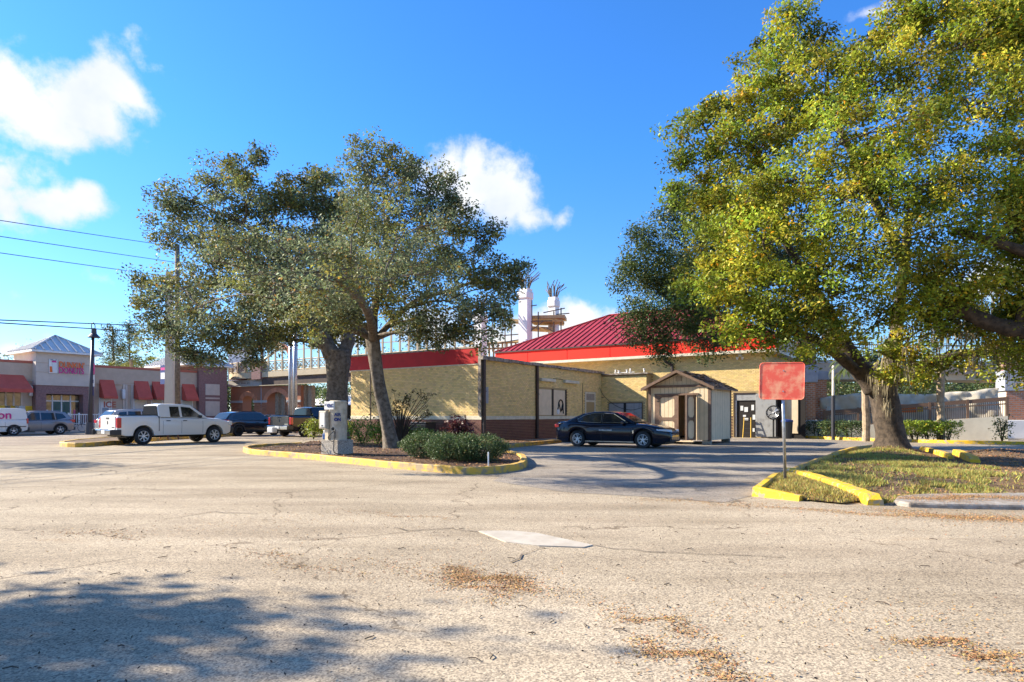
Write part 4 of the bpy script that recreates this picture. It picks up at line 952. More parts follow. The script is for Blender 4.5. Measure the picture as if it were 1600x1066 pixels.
# pilasters, wall lamps
for px in (193, 197, 206, 265, 276): x_ = dx_(px); sh(MB().bb(x_-.1, x_+.1, -.10, -.001, 0, 4.35), 'pilaster', 'stucco_light')
for px, py in ((48, 611), (193, 616)): x_, z_ = DF.on_y(px, py, -.2); wl = sh(MB().bb(x_-.14, x_+.14, -.32, -.06, z_-.45, z_+.45), 'wall_lamp', 'white_paint', bevel=.05)
# plinth wall and white railing in front
RL = -4.2; pz = DF.on_y(100, 664, RL)[1]
r0, r1 = DF.on_y(57, 660, RL)[0], DF.on_y(186, 660, RL)[0]
q = MB().bb(r0, r1, RL, RL+.3, 0, pz).build('terrace_wall', 'stucco_light'); q.matrix_basis = Matrix.Translation(DF.world(0, 0)) @ Matrix.Rotation(DF.a, 4, 'Z'); tag(q, kind='structure')
rt = DF.on_y(100, 647, RL)[1]
ra = empty('white_railing', DF.world(0, 0), DF.a, 'white picket railing on the terrace before the shop entrance', 'railing')
MB().bb(r0, r1, RL+.1, RL+.18, rt-.07, rt).build('top_rail', 'white_paint', ra); MB().bb(r0, r1, RL+.11, RL+.17, pz+.08, pz+.13).build('bottom_rail', 'white_paint', ra)
npk = int((r1-r0)/.17)
pk = MB().bb(-.018, .018, -.018, .018, 0, 1).mesh('picket')
for k in range(npk):
    p_ = link('picket', pk, 'white_paint', ra, (r0+k*.17+.05, RL+.14, pz+.02)); p_.scale = (1, 1, rt-pz-.08)
po = MB().bb(-.05, .05, -.05, .05, 0, 1).mesh('post')
for k in range(9): p_ = link('post', po, 'white_paint', ra, (r0+k*(r1-r0)/8, RL+.14, pz)); p_.scale = (1, 1, rt-pz+.1)

# ---------------------------------------------------------------- gateway, footbridge, towers
def arch_wall(b, x0, x1, z0, z1, openings, y0, y1, tint=None):
    """front and back of a wall with arched openings, jambs and soffits"""
    xs = [x0]; 
    for a, c, sp in openings: xs += [a, c]
    xs.append(x1)
    for i in range(0, len(xs), 2): b.bb(xs[i], xs[i+1], y0, y1, z0, z1, tint)
    for a, c, sp in openings:
        r = (c-a)/2; m = (a+c)/2; n = 12
        for k in range(n):
            t0, t1 = PI-PI*k/n, PI-PI*(k+1)/n; p = (m+r*math.cos(t0), sp+r*.75*math.sin(t0)); q = (m+r*math.cos(t1), sp+r*.75*math.sin(t1))
            b.extr([(p[0], y0, p[1]), (q[0], y0, q[1]), (q[0], y0, z1), (p[0], y0, z1)], (0, y1-y0, 0), tint)
GF = Frame(V(361, 72), 72, R(-27))
def gx(px): return GF.on_y(px, 600, 0)[0]
def gz(py): return H(py, 70.5)
def gY(x): return 72+x*math.sin(GF.a)
GATE = empty('brick_gateway', (GF.o.x, 72, 0), GF.a, 'brick arch gateway with pale sign band under the rounded balcony', 'gateway')
ops = [(gx(379), gx(397), gz(628)), (gx(417), gx(449), gz(630))]
b = MB(); arch_wall(b, gx(361), gx(470), 0, gz(604), ops, 0, 1.2, (.9, .9, .9)); part(b, 'arch_wall', 'brick_red', GATE, tints=True)
for a, c, sp in ops:
    r = (c-a)/2; m = (a+c)/2
    vs_ = MB()
    for k in range(14):
        t0, t1 = PI-PI*k/14+.02, PI-PI*(k+1)/14-.02
        P4 = [(m+r*math.cos(t0), -.08, sp+r*.75*math.sin(t0)), (m+r*math.cos(t1), -.08, sp+r*.75*math.sin(t1)), (m+(r+.5)*math.cos(t1), -.08, sp+(r*.75+.5)*math.sin(t1)), (m+(r+.5)*math.cos(t0), -.08, sp+(r*.75+.5)*math.sin(t0))]
        vs_.extr(P4, (0, .078, 0), random.uniform(1.2, 1.6))
    part(vs_, 'arch_ring', 'brick_red', GATE, tints=True)
b = MB()
for p0, p1 in ((361, 379), (397, 417), (449, 470)): b.bb(gx(p0)-.05, gx(p1)+.05, -.12, -.002, gz(629.5), gz(626))
part(b, 'impost_band', 'stone', GATE)
b = MB(); rows = 22
for r_ in range(rows):
    for p0, p1 in ((361, 379), (397, 417), (449, 470)):
        x = gx(p0)+(.15 if r_ % 2 else 0)
        while x < gx(p1)-.3: b.bb(x, x+.27, -.03, -.001, .2+r_*.11, .29+r_*.11, (random.uniform(.8, 1.25),)*3); x += .3
part(b, 'pier_bricks', 'brick_red', GATE, tints=True, kind='stuff')
sb = part(MB().bb(gx(361)-.1, gx(414), -.25, 1.3, gz(604), gz(594)), 'sign_band', 'stone', GATE)
MB().bb(gx(371), gx(394), -.29, -.252, gz(601.5), gz(596.5)).build('sign_plate', 'stone', sb)
lt = MB()
for px in (373, 374.8, 376.6, 380.5, 382.3, 384.1, 385.9, 390, 392): lt.bb(gx(px), gx(px)+.09, -.30, -.291, gz(600), gz(597.4))
lt.build('worn_lettering', 'wood_grey', sb)
BR = empty('footbridge', (GF.o.x, 72, 0), GF.a, 'tan footbridge with cross braced railings over the brick arches', 'footbridge')
cx0 = gx(383); r_ = gx(405)-cx0; zb_, zt_ = gz(592), gz(583)
arc = [(cx0+(r_+.5)*math.cos(a), .6-(r_*.7)*math.sin(a)) for a in np.linspace(0, PI, 17)]
part(MB().prism([(x, y) for x, y in arc][::-1]+[(cx0+r_+.5, 3), (cx0-r_-.5, 3)][::-1] if 0 else [(x, y) for x, y in arc]+[(cx0-r_-.5, 3), (cx0+r_+.5, 3)], zb_, zt_), 'balcony_slab', 'deck_tan', BR)
rail_top = gz(568); prev = None
def xpanel(par, A, B, z0a, z1a, z0b, z1b):
    """one cross-braced railing bay between two posts"""
    A = Vector(A); B = Vector(B); b = MB(); t = .05
    p = [Vector((A.x, A.y, z0a)), Vector((B.x, B.y, z0b)), Vector((B.x, B.y, z1b)), Vector((A.x, A.y, z1a))]
    ins = .12; m = (p[0]+p[1]+p[2]+p[3])/4
    for i, j in ((0, 2), (1, 3)): b.tube([p[i].lerp(m, .06), p[j].lerp(m, .06)], t, 4)
    for i, j in ((0, 1), (3, 2)): b.tube([p[i], p[j]], t*1.4, 4)
    q = [x.lerp(m, .42) for x in p]
    for i in range(4): b.tube([q[i], q[(i+1) % 4]], t*.8, 4)
    return b.build('railing_bay', 'rail_tan', par)
for i in range(0, 16, 2):
    a, c = arc[i], arc[i+2]; xpanel(BR, (a[0], a[1], 0), (c[0], c[1], 0), zt_+.05, rail_top, zt_+.05, rail_top)
    part(MB().bb(a[0]-.09, a[0]+.09, a[1]-.09, a[1]+.09, zt_, rail_top+.1), 'railing_post', 'rail_brown', BR)
# straight deck to the right, rising slightly
X1 = gx(560); X0 = gx(414)
def dz(x, py0, py1): return H(py0, 70.5)+(x-X0)*.012
def beam(x0, x1, y0, y1, a0, a1, b0, b1, nm, mt):   # a: bottom py at ends, b: top py at ends
    v_ = [(x0, y0, dz(x0, a0, a1)), (x1, y0, dz(x1, a0, a1)), (x1, y1, dz(x1, a0, a1)), (x0, y1, dz(x0, a0, a1)), (x0, y0, dz(x0, b0, b1)), (x1, y0, dz(x1, b0, b1)), (x1, y1, dz(x1, b0, b1)), (x0, y1, dz(x0, b0, b1))]
    return part(MB().add(v_, [(0,3,2,1), (4,5,6,7), (0,1,5,4), (1,2,6,5), (2,3,7,6), (3,0,4,7)]), nm, mt, BR)
beam(X0, gx(745), -.6, -.3, 591, 589, 583, 579, 'deck_edge', 'deck_tan'); beam(X0, gx(745), -.29, 3.4, 589, 587, 584, 581, 'deck', 'deck_brown')
beam(X0, gx(745), -.45, -.3, 603, 601, 592.5, 590.5, 'girder', 'deck_brown'); beam(gx(394), gx(600), -1.4, -1.25, 605, 596, 604, 595, 'cable_tray', 'rail_tan')
nb = 26; xs_ = np.linspace(X0, gx(745), nb+1)
for i in range(nb):
    a, c = xs_[i], xs_[i+1]; xpanel(BR, (a, -.45, 0), (c, -.45, 0), dz(a, 581.5, 577), dz(a, 567, 562), dz(c, 581.5, 577), dz(c, 567, 562))
    tall = (H(530, 70) if 4 <= i else H(545, 70))+(i % 2)*.15
    part(MB().bb(a-.08, a+.08, -.52, -.38, dz(a, 583, 579), tall), 'tall_post', 'rail_tan', BR)
beam(gx(440), gx(745), -.5, -.4, 553, 548, 552, 547, 'upper_rail', 'rail_tan')
part(MB().tube([(gx(415), -.4, gz(566)), (gx(446), -.4, gz(545))], .14, 5), 'sloping_brace', 'rail_tan', BR)
part(MB().tube(smooth_path([(gx(396), .5, gz(541)), (gx(415), .3, gz(538.5)), (gx(435), 0, gz(541)), (gx(452), -.3, gz(549)), (gx(459), -.5, gz(557))], 5), .28, 6), 'curved_rust_arch', 'rust', BR)
for p0, p1 in ((378, 384), (402, 416)): part(MB().bb(gx(p0), gx(p1), -.8, .2, gz(594), gz(566)), 'balcony_pier', 'plum_brick', BR)
for px in (428, 438, 470, 480): part(MB().bb(gx(px)-.25, gx(px)+.25, .4, .9, 0, gz(605)), 'pier_column', 'pole_tan', BR)
pq = empty('blank_turret', (V(371, 76), 76, 0), 0, 'small white square turret behind the balcony railing', 'turret'); part(MB().bb(-1.1, 1.1, 0, 2.2, 5, H(548, 76)), 'shaft', 'column_white', pq); part(MB().bb(-1.4, 1.4, -.3, 2.5, H(548, 76), H(544, 76)), 'capital', 'stone', pq)
# concrete towers with rebar plumes
def tower(px0, px1, pyt, Y, lab, cap=True):
    x = V((px0+px1)/2, Y); w_ = (px1-px0)/1000*Y*.78; zt = H(pyt, Y); T = empty('concrete_tower', (x, Y, 0), R(-33), lab, 'tower', 'unfinished white towers behind the restaurant')
    part(MB().bb(-w_/2, w_/2, -w_/2, w_/2, 0, zt-1.0), 'shaft', 'column_white', T)
    part(MB().bb(-w_*.62, w_*.62, -w_*.62, w_*.62, zt-1.0, zt-.25), 'capital', 'column_white', T, bevel=.12)
    part(MB().bb(-w_*.5, w_*.5, -w_*.5, w_*.5, zt-.25, zt), 'top_block', 'column_white', T)
    if cap:
        b = MB(); rs = random.Random(px0)
        for k in range(22):
            a = rs.uniform(0, 2*PI); s_ = rs.uniform(.1, 1.0); h_ = rs.uniform(1.0, 1.75)
            b.tube([(.35*math.cos(a), .35*math.sin(a), zt), (.4*math.cos(a)+.25*s_*math.cos(a), .4*math.sin(a)+.2*s_*math.sin(a), zt+h_*.55), (.4*math.cos(a)+s_*.95*math.cos(a), .4*math.sin(a)+s_*.6, zt+h_)], .045, 4)
        part(b, 'rebar', 'rust' if 0 else 'wood_grey', T)
    return T
t2 = tower(811, 831, 452, 62, 'tallest white tower with rebar sprouting from its head'); tower(857, 873, 465, 64, 'shorter white tower with spreading rebar beside the red roof')
tower(741, 760, 488, 62, 'white tower half hidden by the dark oak crown')
SC = empty('timber_platforms', (V(845, 63), 62.5, 0), R(-10), 'unfinished timber platforms and scaffold poles around the white towers', 'scaffold')
def sx(px): return (px-845)*.063
def sz(py): return H(py, 63)
for i, (p0, p1, y_, yb_, a0, a1) in enumerate(((822, 884, 494, 499, 0, -1.5), (828, 880, 500, 503, .3, -1.2), (826, 862, 509, 513, .6, 0), (790, 820, 496, 499, .6, .2), (826, 876, 497, 500, 2, 1))):
    for k in range(3):
        part(MB().extr([(sx(p0), a0+k*.8, sz(yb_)), (sx(p1), a1+k*.8, sz(yb_)-.25), (sx(p1), a1+k*.8, sz(y_)-.25), (sx(p0), a0+k*.8, sz(y_))], (0, .55, 0)), 'plank', 'timber', SC)
b = MB()
for p, y0, y1 in ((832, 472, 520), (877, 485, 520), (812, 485, 540), (866, 490, 530), (790, 500, 545), (800, 505, 545), (770, 505, 550), (842, 490, 530)): b.tube([(sx(p), -.6, sz(y1)), (sx(p), -.6, sz(y0))], .06, 4)
for p0, q0, p1, q1 in ((800, 505, 880, 505), (815, 483, 840, 480), (850, 492, 883, 486), (830, 520, 850, 505), (812, 486, 826, 494), (740, 528, 815, 524), (762, 540, 830, 530), (855, 515, 880, 530), (870, 495, 890, 494)): b.tube([(sx(p0), -.7, sz(q0)), (sx(p1), -.7, sz(q1))], .05, 4)
part(b, 'scaffold_poles', 'wood_grey', SC)
b = MB()
for p in range(764, 830, 7): b.tube([(sx(p), -.3, sz(562)), (sx(p), -.3, sz(536))], .09, 4)
b.tube([(sx(755), -.3, sz(537)), (sx(832), -.3, sz(534))], .12, 4).tube([(sx(700), -.3, sz(528)), (sx(757), -.3, sz(541))], .14, 4).tube([(sx(760), -.3, sz(545)), (sx(832), -.3, sz(543))], .08, 4)
part(b, 'stair_rail', 'timber', SC); part(MB().bb(sx(650), sx(880), .5, 4, sz(566), sz(556)), 'deck', 'deck_tan', SC)
for p in (700, 760, 850): part(MB().bb(sx(p)-.4, sx(p)+.4, 1, 2, 0, sz(566)), 'support_pier', 'stone', SC)

# right-hand elevated walkway, pillars and ramp
def pillar(name, px0, px1, Y, depth, lab, zcap0, zcap1, ztop, rz=R(-20)):
    w_ = (px1-px0)/1000*Y; T = empty(name, (V(px0, Y), Y, 0), rz, lab, 'pillar')
    zb0, zb1 = 0, H(656, Y)
    part(MB().bb(-.08, w_+.08, -.08, depth, 0, zb1-.02), 'base', 'column_white', T, bevel=.03)
    b = MB()
    part(MB().bb(.02, w_-.02, .02, depth-.02, zb1, zcap0), 'core', 'mortar_light', T)
    rows = int((zcap0-zb1)/.115)
    for r_ in range(rows):
        z = zb1+r_*(zcap0-zb1)/rows
        x = -.12 if r_ % 2 else 0
        while x < w_: p, q = max(x, 0)+.01, min(x+.24, w_)-.01; x += .26; (q-p > .04) and b.bb(p, q, -.0, .019, z+.012, z+.095, (random.uniform(.85, 1.25),)*3)
        y = -.12 if r_ % 2 else 0
        while y < depth: p, q = max(y, .02)+.01, min(y+.24, depth)-.01; y += .26; (q-p > .04) and b.bb(w_-.019, w_, p, q, z+.012, z+.095, (random.uniform(.85, 1.25),)*3)
    part(b, 'pillar_bricks', 'brick_red', T, tints=True, kind='stuff')
    part(MB().bb(-.1, w_+.1, -.1, depth, zcap0, zcap1), 'stone_block', 'stone_blue', T, bevel=.03)
    if ztop: part(MB().bb(.0, w_, .0, depth-.05, zcap1, ztop), 'upper_shaft', 'plum_brick', T); part(MB().bb(-.1, w_+.1, -.1, depth+.1, ztop, ztop+.18), 'cap', 'stone', T)
    return T
pillar('brick_pillar', 1246, 1272, 39, 1.1, 'brick pillar with blue stone block beside the restaurant', H(598, 39), H(571, 39), H(531, 39))
pillar('brick_pillar', 1273, 1290, 39.6, 1.0, 'narrower brick pillar under the left end of the walkway', H(594, 39.6), H(581, 39.6), None)
pillar('brick_pillar', 1572, 1640, 38, 1.4, 'broad brick pillar with blue stone block at the right edge', H(611, 38), H(579, 38), H(545, 38))
WK = empty('elevated_walkway', (0, 0, 0), 0, 'elevated walkway with dark beam carried by brick pillars', 'walkway')
A = Vector((V(1262, 40), 40.2)); B = Vector((V(1800, 43), 43)); dirv = (B-A).normalized(); aw_ = math.atan2(dirv.y, dirv.x); LW = (B-A).length
WK.location = (A.x, A.y, 0); WK.rotation_euler = (0, 0, aw_)
z1_, z2_, z3_ = H(592, 40), H(582, 40), H(567, 40)
part(MB().bb(0, LW, .12, 3.0, z1_, z2_), 'beam', 'deck_tan', WK); part(MB().bb(0, LW, 0, 3.2, z2_+.002, z3_), 'edge_beam', 'stucco_tan', WK); part(MB().bb(0, LW, -.05, .4, z3_+.002, z3_+.2), 'kerb_stone', 'stone', WK)
hr = H(540, 40)-z3_
bal = MB().bb(-.012, .012, -.012, .012, 0, hr-.1).mesh('baluster')
n = int(LW/.14)
for k in range(min(n, 260)): link('baluster', bal, 'rail_brown', WK, (k*.14, .1, z3_+.2))
part(MB().bb(0, LW, .06, .14, z3_+hr+.1, z3_+hr+.17), 'handrail', 'rail_brown', WK)
part(MB().bb(.1, .9, .2, .9, z1_-.6, z1_-.002), 'capital', 'deck_tan', WK)
# ramp wall, fence and tarpaulin
RA = Vector((V(1288, 38.5), 38.5)); RB_ = Vector((V(1575, 35), 35)); dv = (RB_-RA); RLn = dv.length; ra_ = math.atan2(dv.y, dv.x)
RW = empty('ramp_wall', (RA.x, RA.y, 0), ra_, 'tan stucco ramp wall behind the clipped hedge', 'wall')
def rz_(x, pl, pr): t = x/RLn; Yx = 38.5+(35-38.5)*t; return EYE+(650-(pl+(pr-pl)*t))/1000*Yx
part(MB().add([(0, 0, 0), (RLn, 0, 0), (RLn, .3, 0), (0, .3, 0), (0, 0, rz_(0, 668, 650)), (RLn, 0, rz_(RLn, 668, 650)), (RLn, .3, rz_(RLn, 668, 650)), (0, .3, rz_(0, 668, 650))],
     [(0,3,2,1), (4,5,6,7), (0,1,5,4), (1,2,6,5), (2,3,7,6), (3,0,4,7)]), 'wall_body', 'stucco_cream', RW)
RFn = empty('ramp_fence', (RA.x, RA.y, 0), ra_, 'brown picket fence climbing along the ramp wall', 'fence')
nb = 92
pk2 = MB().bb(-.013, .013, -.013, .013, 0, 1).mesh('baluster')
for k in range(nb+1):
    x = k*RLn/nb; z0 = rz_(x, 668, 651); z1 = rz_(x, 642, 621); o = link('baluster', pk2, 'rail_brown', RFn, (x, .15, z0)); o.scale = (1, 1, z1-z0)
for k in range(6): x = k*RLn/5; part(MB().bb(x-.06, x+.06, .08, .2, rz_(x, 672, 656), rz_(x, 641, 620)), 'post', 'rail_brown', RFn)
for a0, a1, t_, nm in ((642, 620, .22, 'top_rail'), (648, 630, .07, 'mid_rail'), (667, 650, .07, 'bottom_rail')):
    part(MB().extr([(0, .1, rz_(0, a0, a1)), (RLn, .1, rz_(RLn, a0, a1)), (RLn, .1, rz_(RLn, a0, a1)-t_), (0, .1, rz_(0, a0, a1)-t_)], (0, .1, 0)), nm, 'rail_brown', RFn)
TP = MB(); nx, nz_ = 120, 14; vs = []
for i in range(nx+1):
    for j in range(nz_+1):
        x = -.2+i*(RLn+.1)/nx; t = j/nz_
        top_ = rz_(x, 621, 608)+.10*math.sin(x*.8)+.06*abs(math.sin(x*1.2))+.03*math.sin(x*4); z = .3+(top_-.3)*t
        fold = .12*math.sin(x*2.2+z*2.2+math.sin(x*.9)*2)+.07*math.sin(x*4.7-z*3.4)+.035*math.sin(x*9+z*6)
        vs.append((x, 1.1+fold*(.35+t), z))
fs = [(i*(nz_+1)+j, (i+1)*(nz_+1)+j, (i+1)*(nz_+1)+j+1, i*(nz_+1)+j+1) for i in range(nx) for j in range(nz_)]
tpo = TP.add(vs, fs).build('white_tarpaulin', 'tarp', smooth=True); tpo.location = (RA.x, RA.y, 0); tpo.rotation_euler = (0, 0, ra_); m = tpo.modifiers.new('s', 'SOLIDIFY'); m.thickness = .02
tag(tpo, 'wrinkled dirty white tarpaulin hung behind the ramp fence', 'tarpaulin')
q = empty('orange_banner', (RA.x, RA.y, 0), ra_, 'orange and yellow cloth banner tied to the tarpaulin', 'banner'); 
xq = RLn*.44; part(MB().bb(xq, xq+.9, .8, .82, rz_(xq, 648, 640), rz_(xq, 633, 630)), 'cloth', 'orange_ink', q); part(MB().bb(xq+.95, xq+1.25, .8, .82, rz_(xq, 648, 638), rz_(xq, 633, 630)), 'tail', 'yellow_ink', q)
# small service building behind the bridge (white roof, plum wall)
q = empty('low_outbuilding', (V(470, 95), 95, 0), R(-20), 'low pale roofed building seen under the footbridge', 'building')
part(MB().bb(0, 26, 0, 8, 0, 2.9), 'wall', 'brick_red', q); part(MB().add([(-1, -1, 2.9), (27, -1, 2.9), (27, 9, 2.9), (-1, 9, 2.9), (3, 4, 4.9), (23, 4, 4.9)], [(0,1,5,4), (1,2,5), (2,3,4,5), (3,0,4), (3,2,1,0)]), 'roof', 'column_white', q)
# ---------------------------------------------------------------- poles, lamp, wires
lp = G(146, 677); LY = 46
def pole(name, px, pyb, Y, pyt, r0, r1, mat, lab, cat, rz=0, n=10, lean=0):
    T = empty(name, (V(px, Y), Y, 0), rz, lab, cat); part(MB().tube([(0, 0, 0), (lean, 0, H(pyt, Y))], [r0, r1], n), 'shaft', mat, T, smooth=n > 6); return T
T = pole('street_lamp', 140, 680, LY, 520, .17, .10, 'pole_dark', 'dark bell headed street lamp with banners before the shops', 'street lamp', lean=.25)
ztop = H(520, LY); xl = .25
part(MB().tube(smooth_path([(xl, 0, ztop), (xl-.12, 0, ztop+.5), (xl, 0, ztop+.72), (xl+.14, 0, ztop+.5), (xl+.12, 0, ztop+.1)], 5), .03, 6), 'crook', 'pole_dark', T)
part(MB().lathe([(.05, .35), (.16, .30), (.18, -.05), (.30, -.18), (.42, -.30), (.40, -.33), (.0, -.33)], 14, 'z', (xl+.06, 0, ztop-.02)), 'lamp_head', 'pole_dark', T)
part(MB().cyl(0, 0, 0, .9, .28, .22), 'base', 'pole_dark', T)
for i, (p0, p1, q0, q1, m_) in enumerate(((142.5, 148, 568, 585, 'pink_ink'), (142, 147.5, 586, 604, 'paper'), (140.5, 146, 604, 618, 'navy_ink'))):
    bn = part(MB().bb((p0-140)*.046, (p1-140)*.046, -.02, .02, H(q1, LY), H(q0, LY)), 'banner', m_, T)
    MB().bb((p0-140)*.046+.04, (p1-140)*.046-.04, -.026, -.021, H(q1, LY)+.25, H(q0, LY)-.35).build('banner_stripe', 'navy_ink' if i == 1 else 'magenta', bn)
T = empty('concrete_pole', (V(265, 40), 40, 0), R(-30), 'massive square pale concrete pole rising through the oak crown', 'pole')
part(MB().tube([(0, 0, 0), (0, 0, H(425, 40))], [.36, .25], 4), 'shaft', 'pole_white', T)
bn = part(MB().bb(-.9, -.36, -.05, -.02, H(600, 40), H(570, 40)), 'banner', 'navy_ink', T); MB().bb(-.85, -.42, -.056, -.051, H(592, 40), H(582, 40)).build('banner_stripe', 'paper', bn); MB().bb(-.85, -.42, -.056, -.051, H(578, 40), H(574, 40)).build('banner_stripe', 'magenta', bn)
pole('utility_pole', 277, 680, 43, 383, .20, .15, 'wood_grey', 'weathered grey utility pole carrying the overhead wires', 'pole')
T = pole('signal_pole', 454, 660, 50, 505, .20, .12, 'steel_galv', 'pale tapered signal pole with a stub arm by the footbridge', 'pole')
pole('signal_pole', 461, 660, 49, 500, .20, .12, 'steel_galv', 'second tapered galvanised pole just right of the signal pole', 'pole')
pole('signal_pole', 410, 660, 70, 520, .22, .14, 'stone_blue', 'thin blue white pole rising above the balcony pier', 'pole')
T = pole('lamp_post', 1302, 690, 36, 571, .09, .07, 'pole_white', 'slim post pale above and dark below beside the brick pillar', 'post'); part(MB().cyl(0, 0, 0, H(618, 36), .10), 'sleeve', 'pole_dark', T)
for px, Y, pt, lab in ((1353, 34, 560, 'slim tan palm trunk left of the big oak trunk'), (1470, 33.5, 560, 'slim tan palm trunk right of the big oak trunk')):
    T = empty('palm_tree', (V(px, Y), Y, 0), 0, lab, 'palm'); P_ = [(.02*math.sin(z*2), 0, z) for z in np.linspace(0, H(pt, Y), 16)]
    part(MB().tube(P_, [.19+.012*math.sin(i*2.3) for i in range(16)], 10), 'trunk', 'pole_tan', T)
    b = MB(); z = H(pt, Y)
    for k in range(16):
        a = k*2.4; el = random.uniform(-.3, .9); L0 = 1.7; pts = [Vector((math.cos(a)*L0*t*math.cos(el*(1-t)), math.sin(a)*L0*t, z+L0*t*math.sin(el)-1.1*t*t)) for t in np.linspace(0, 1, 7)]
        for i in range(1, 7):
            d_ = (pts[i]-pts[i-1]).normalized(); s_ = d_.cross(Vector((0, 0, 1))).normalized()
            for q_ in (-1, 1): b.add([pts[i-1], pts[i], pts[i]+s_*q_*.42*(1-abs(i/6-.5))-Vector((0, 0, .22))+d_*.15], [(0,1,2)], (random.uniform(.7, 1.3),)*3)
    part(b, 'crown', 'leaf_green', T, tints=True)
WL = [((-20, 338), (240, 380)), ((-20, 363), (268, 409)), ((-20, 389), (245, 429)), ((-20, 496), (205, 507)), ((-20, 500), (200, 516))]
for i, ((a0, b0), (a1, b1)) in enumerate(WL):
    Y0, Y1 = 28, 43; Pa = Vector((V(a0, Y0), Y0, H(b0, Y0))); Pb = Vector((V(277, Y1), Y1, H(b1+(b1-b0)/(a1-a0)*(277-a1), Y1))); Pc = Pa+(Pa-Pb)*2
    pts = [Pb.lerp(Pc, t)-Vector((0, 0, .9*4*.12*t*(1-t))) for t in np.linspace(0, 1, 20)]
    q = MB().tube(pts, .018 if i < 3 else .028, 5).build('overhead_wire', 'black_matte')
    tag(q, ('highest of the three thin wires in the left sky', 'middle of the three thin wires in the left sky', 'lowest of the three thin wires in the left sky', 'upper of the two thick low cables over the shops', 'lower of the two thick low cables over the shops')[i], 'wire', 'overhead wires')
# bicycle at the terrace
w_ = DF.world(DF.on_y(117, 670, RL-.8)[0], RL-.8); bk = empty('bicycle', w_, DF.a, 'dark bicycle leaning by the white terrace railing', 'bicycle')
for x_ in (-.55, .55): wh_ = MB().lathe([(.33, -.02), (.36, 0), (.33, .02), (.32, 0), (.33, -.02)], 24, 'y', (x_, 0, .36)).build('wheel', 'rubber', bk); [MB().tube([(x_, 0, .36), (x_+.32*math.cos(a), 0, .36+.32*math.sin(a))], .005, 3).build('spoke', 'steel_galv', wh_) for a in np.linspace(0, 5.4, 8)]
part(MB().tube([(-.55, 0, .36), (-.05, 0, .33), (-.2, 0, .8), (-.55, 0, .36)], .018, 6).tube([(-.05, 0, .33), (.42, 0, .78), (-.18, 0, .76)], .018, 6).tube([(.55, 0, .36), (.38, 0, .95)], .018, 6), 'frame', 'pole_dark', bk)
part(MB().tube([(.3, -.25, 1.0), (.38, 0, .96), (.3, .25, 1.0)], .015, 6), 'handlebar', 'plastic_dark', bk); part(MB().box(-.22, 0, .86, .26, .12, .05), 'saddle', 'black_matte', bk, bevel=.02)

# ---------------------------------------------------------------- vehicles
def make_wheel(par, x, y, r, w_, side, rim='rim_silver', spokes=5, name='wheel', dark='rubber'):
    wl = empty(name, (x, y, r)); wl.parent = par
    MB().lathe([(r*.64, -w_/2), (r*.93, -w_/2), (r, -w_*.36), (r, w_*.36), (r*.93, w_/2), (r*.64, w_/2)], 32, 'y').build('tyre', dark, wl, smooth=True).data.set_sharp_from_angle(angle=R(50))
    s_ = side; f = s_*w_/2; b = MB()
    b.lathe([(r*.66, f*.96), (r*.62, f*1.02), (r*.58, f*.7), (r*.56, f*.2)] if s_ < 0 else [(r*.56, f*.2), (r*.58, f*.7), (r*.62, f*1.02), (r*.66, f*.96)], 32, 'y')
    dbl = spokes >= 8; ns = 5 if dbl else spokes
    for k in range(ns):
        a = 2*PI*k/ns+.3
        for da in ((0,) if not dbl else (-.20, .20)):
            c1, s1 = math.cos(a+da), math.sin(a+da); wd = r*(.07 if dbl else .12); px_, pz_ = -s1*wd/2, c1*wd/2
            P_ = [(c1*r*.1+px_, f*.78, s1*r*.1+pz_), (c1*r*.6+px_*.8, f*.98, s1*r*.6+pz_*.8), (c1*r*.6-px_*.8, f*.98, s1*r*.6-pz_*.8), (c1*r*.1-px_, f*.78, s1*r*.1-pz_)]
            b.extr(P_, (0, -f*.25, 0))
    b.lathe([(0, f*.9), (r*.16, f*.88), (r*.17, f*.5)], 14, 'y')
    b.build('rim', rim, wl)
    MB().lathe([(0, f*.25), (r*.57, f*.25)], 24, 'y').build('brake_disc', 'black_matte', wl)
    return wl
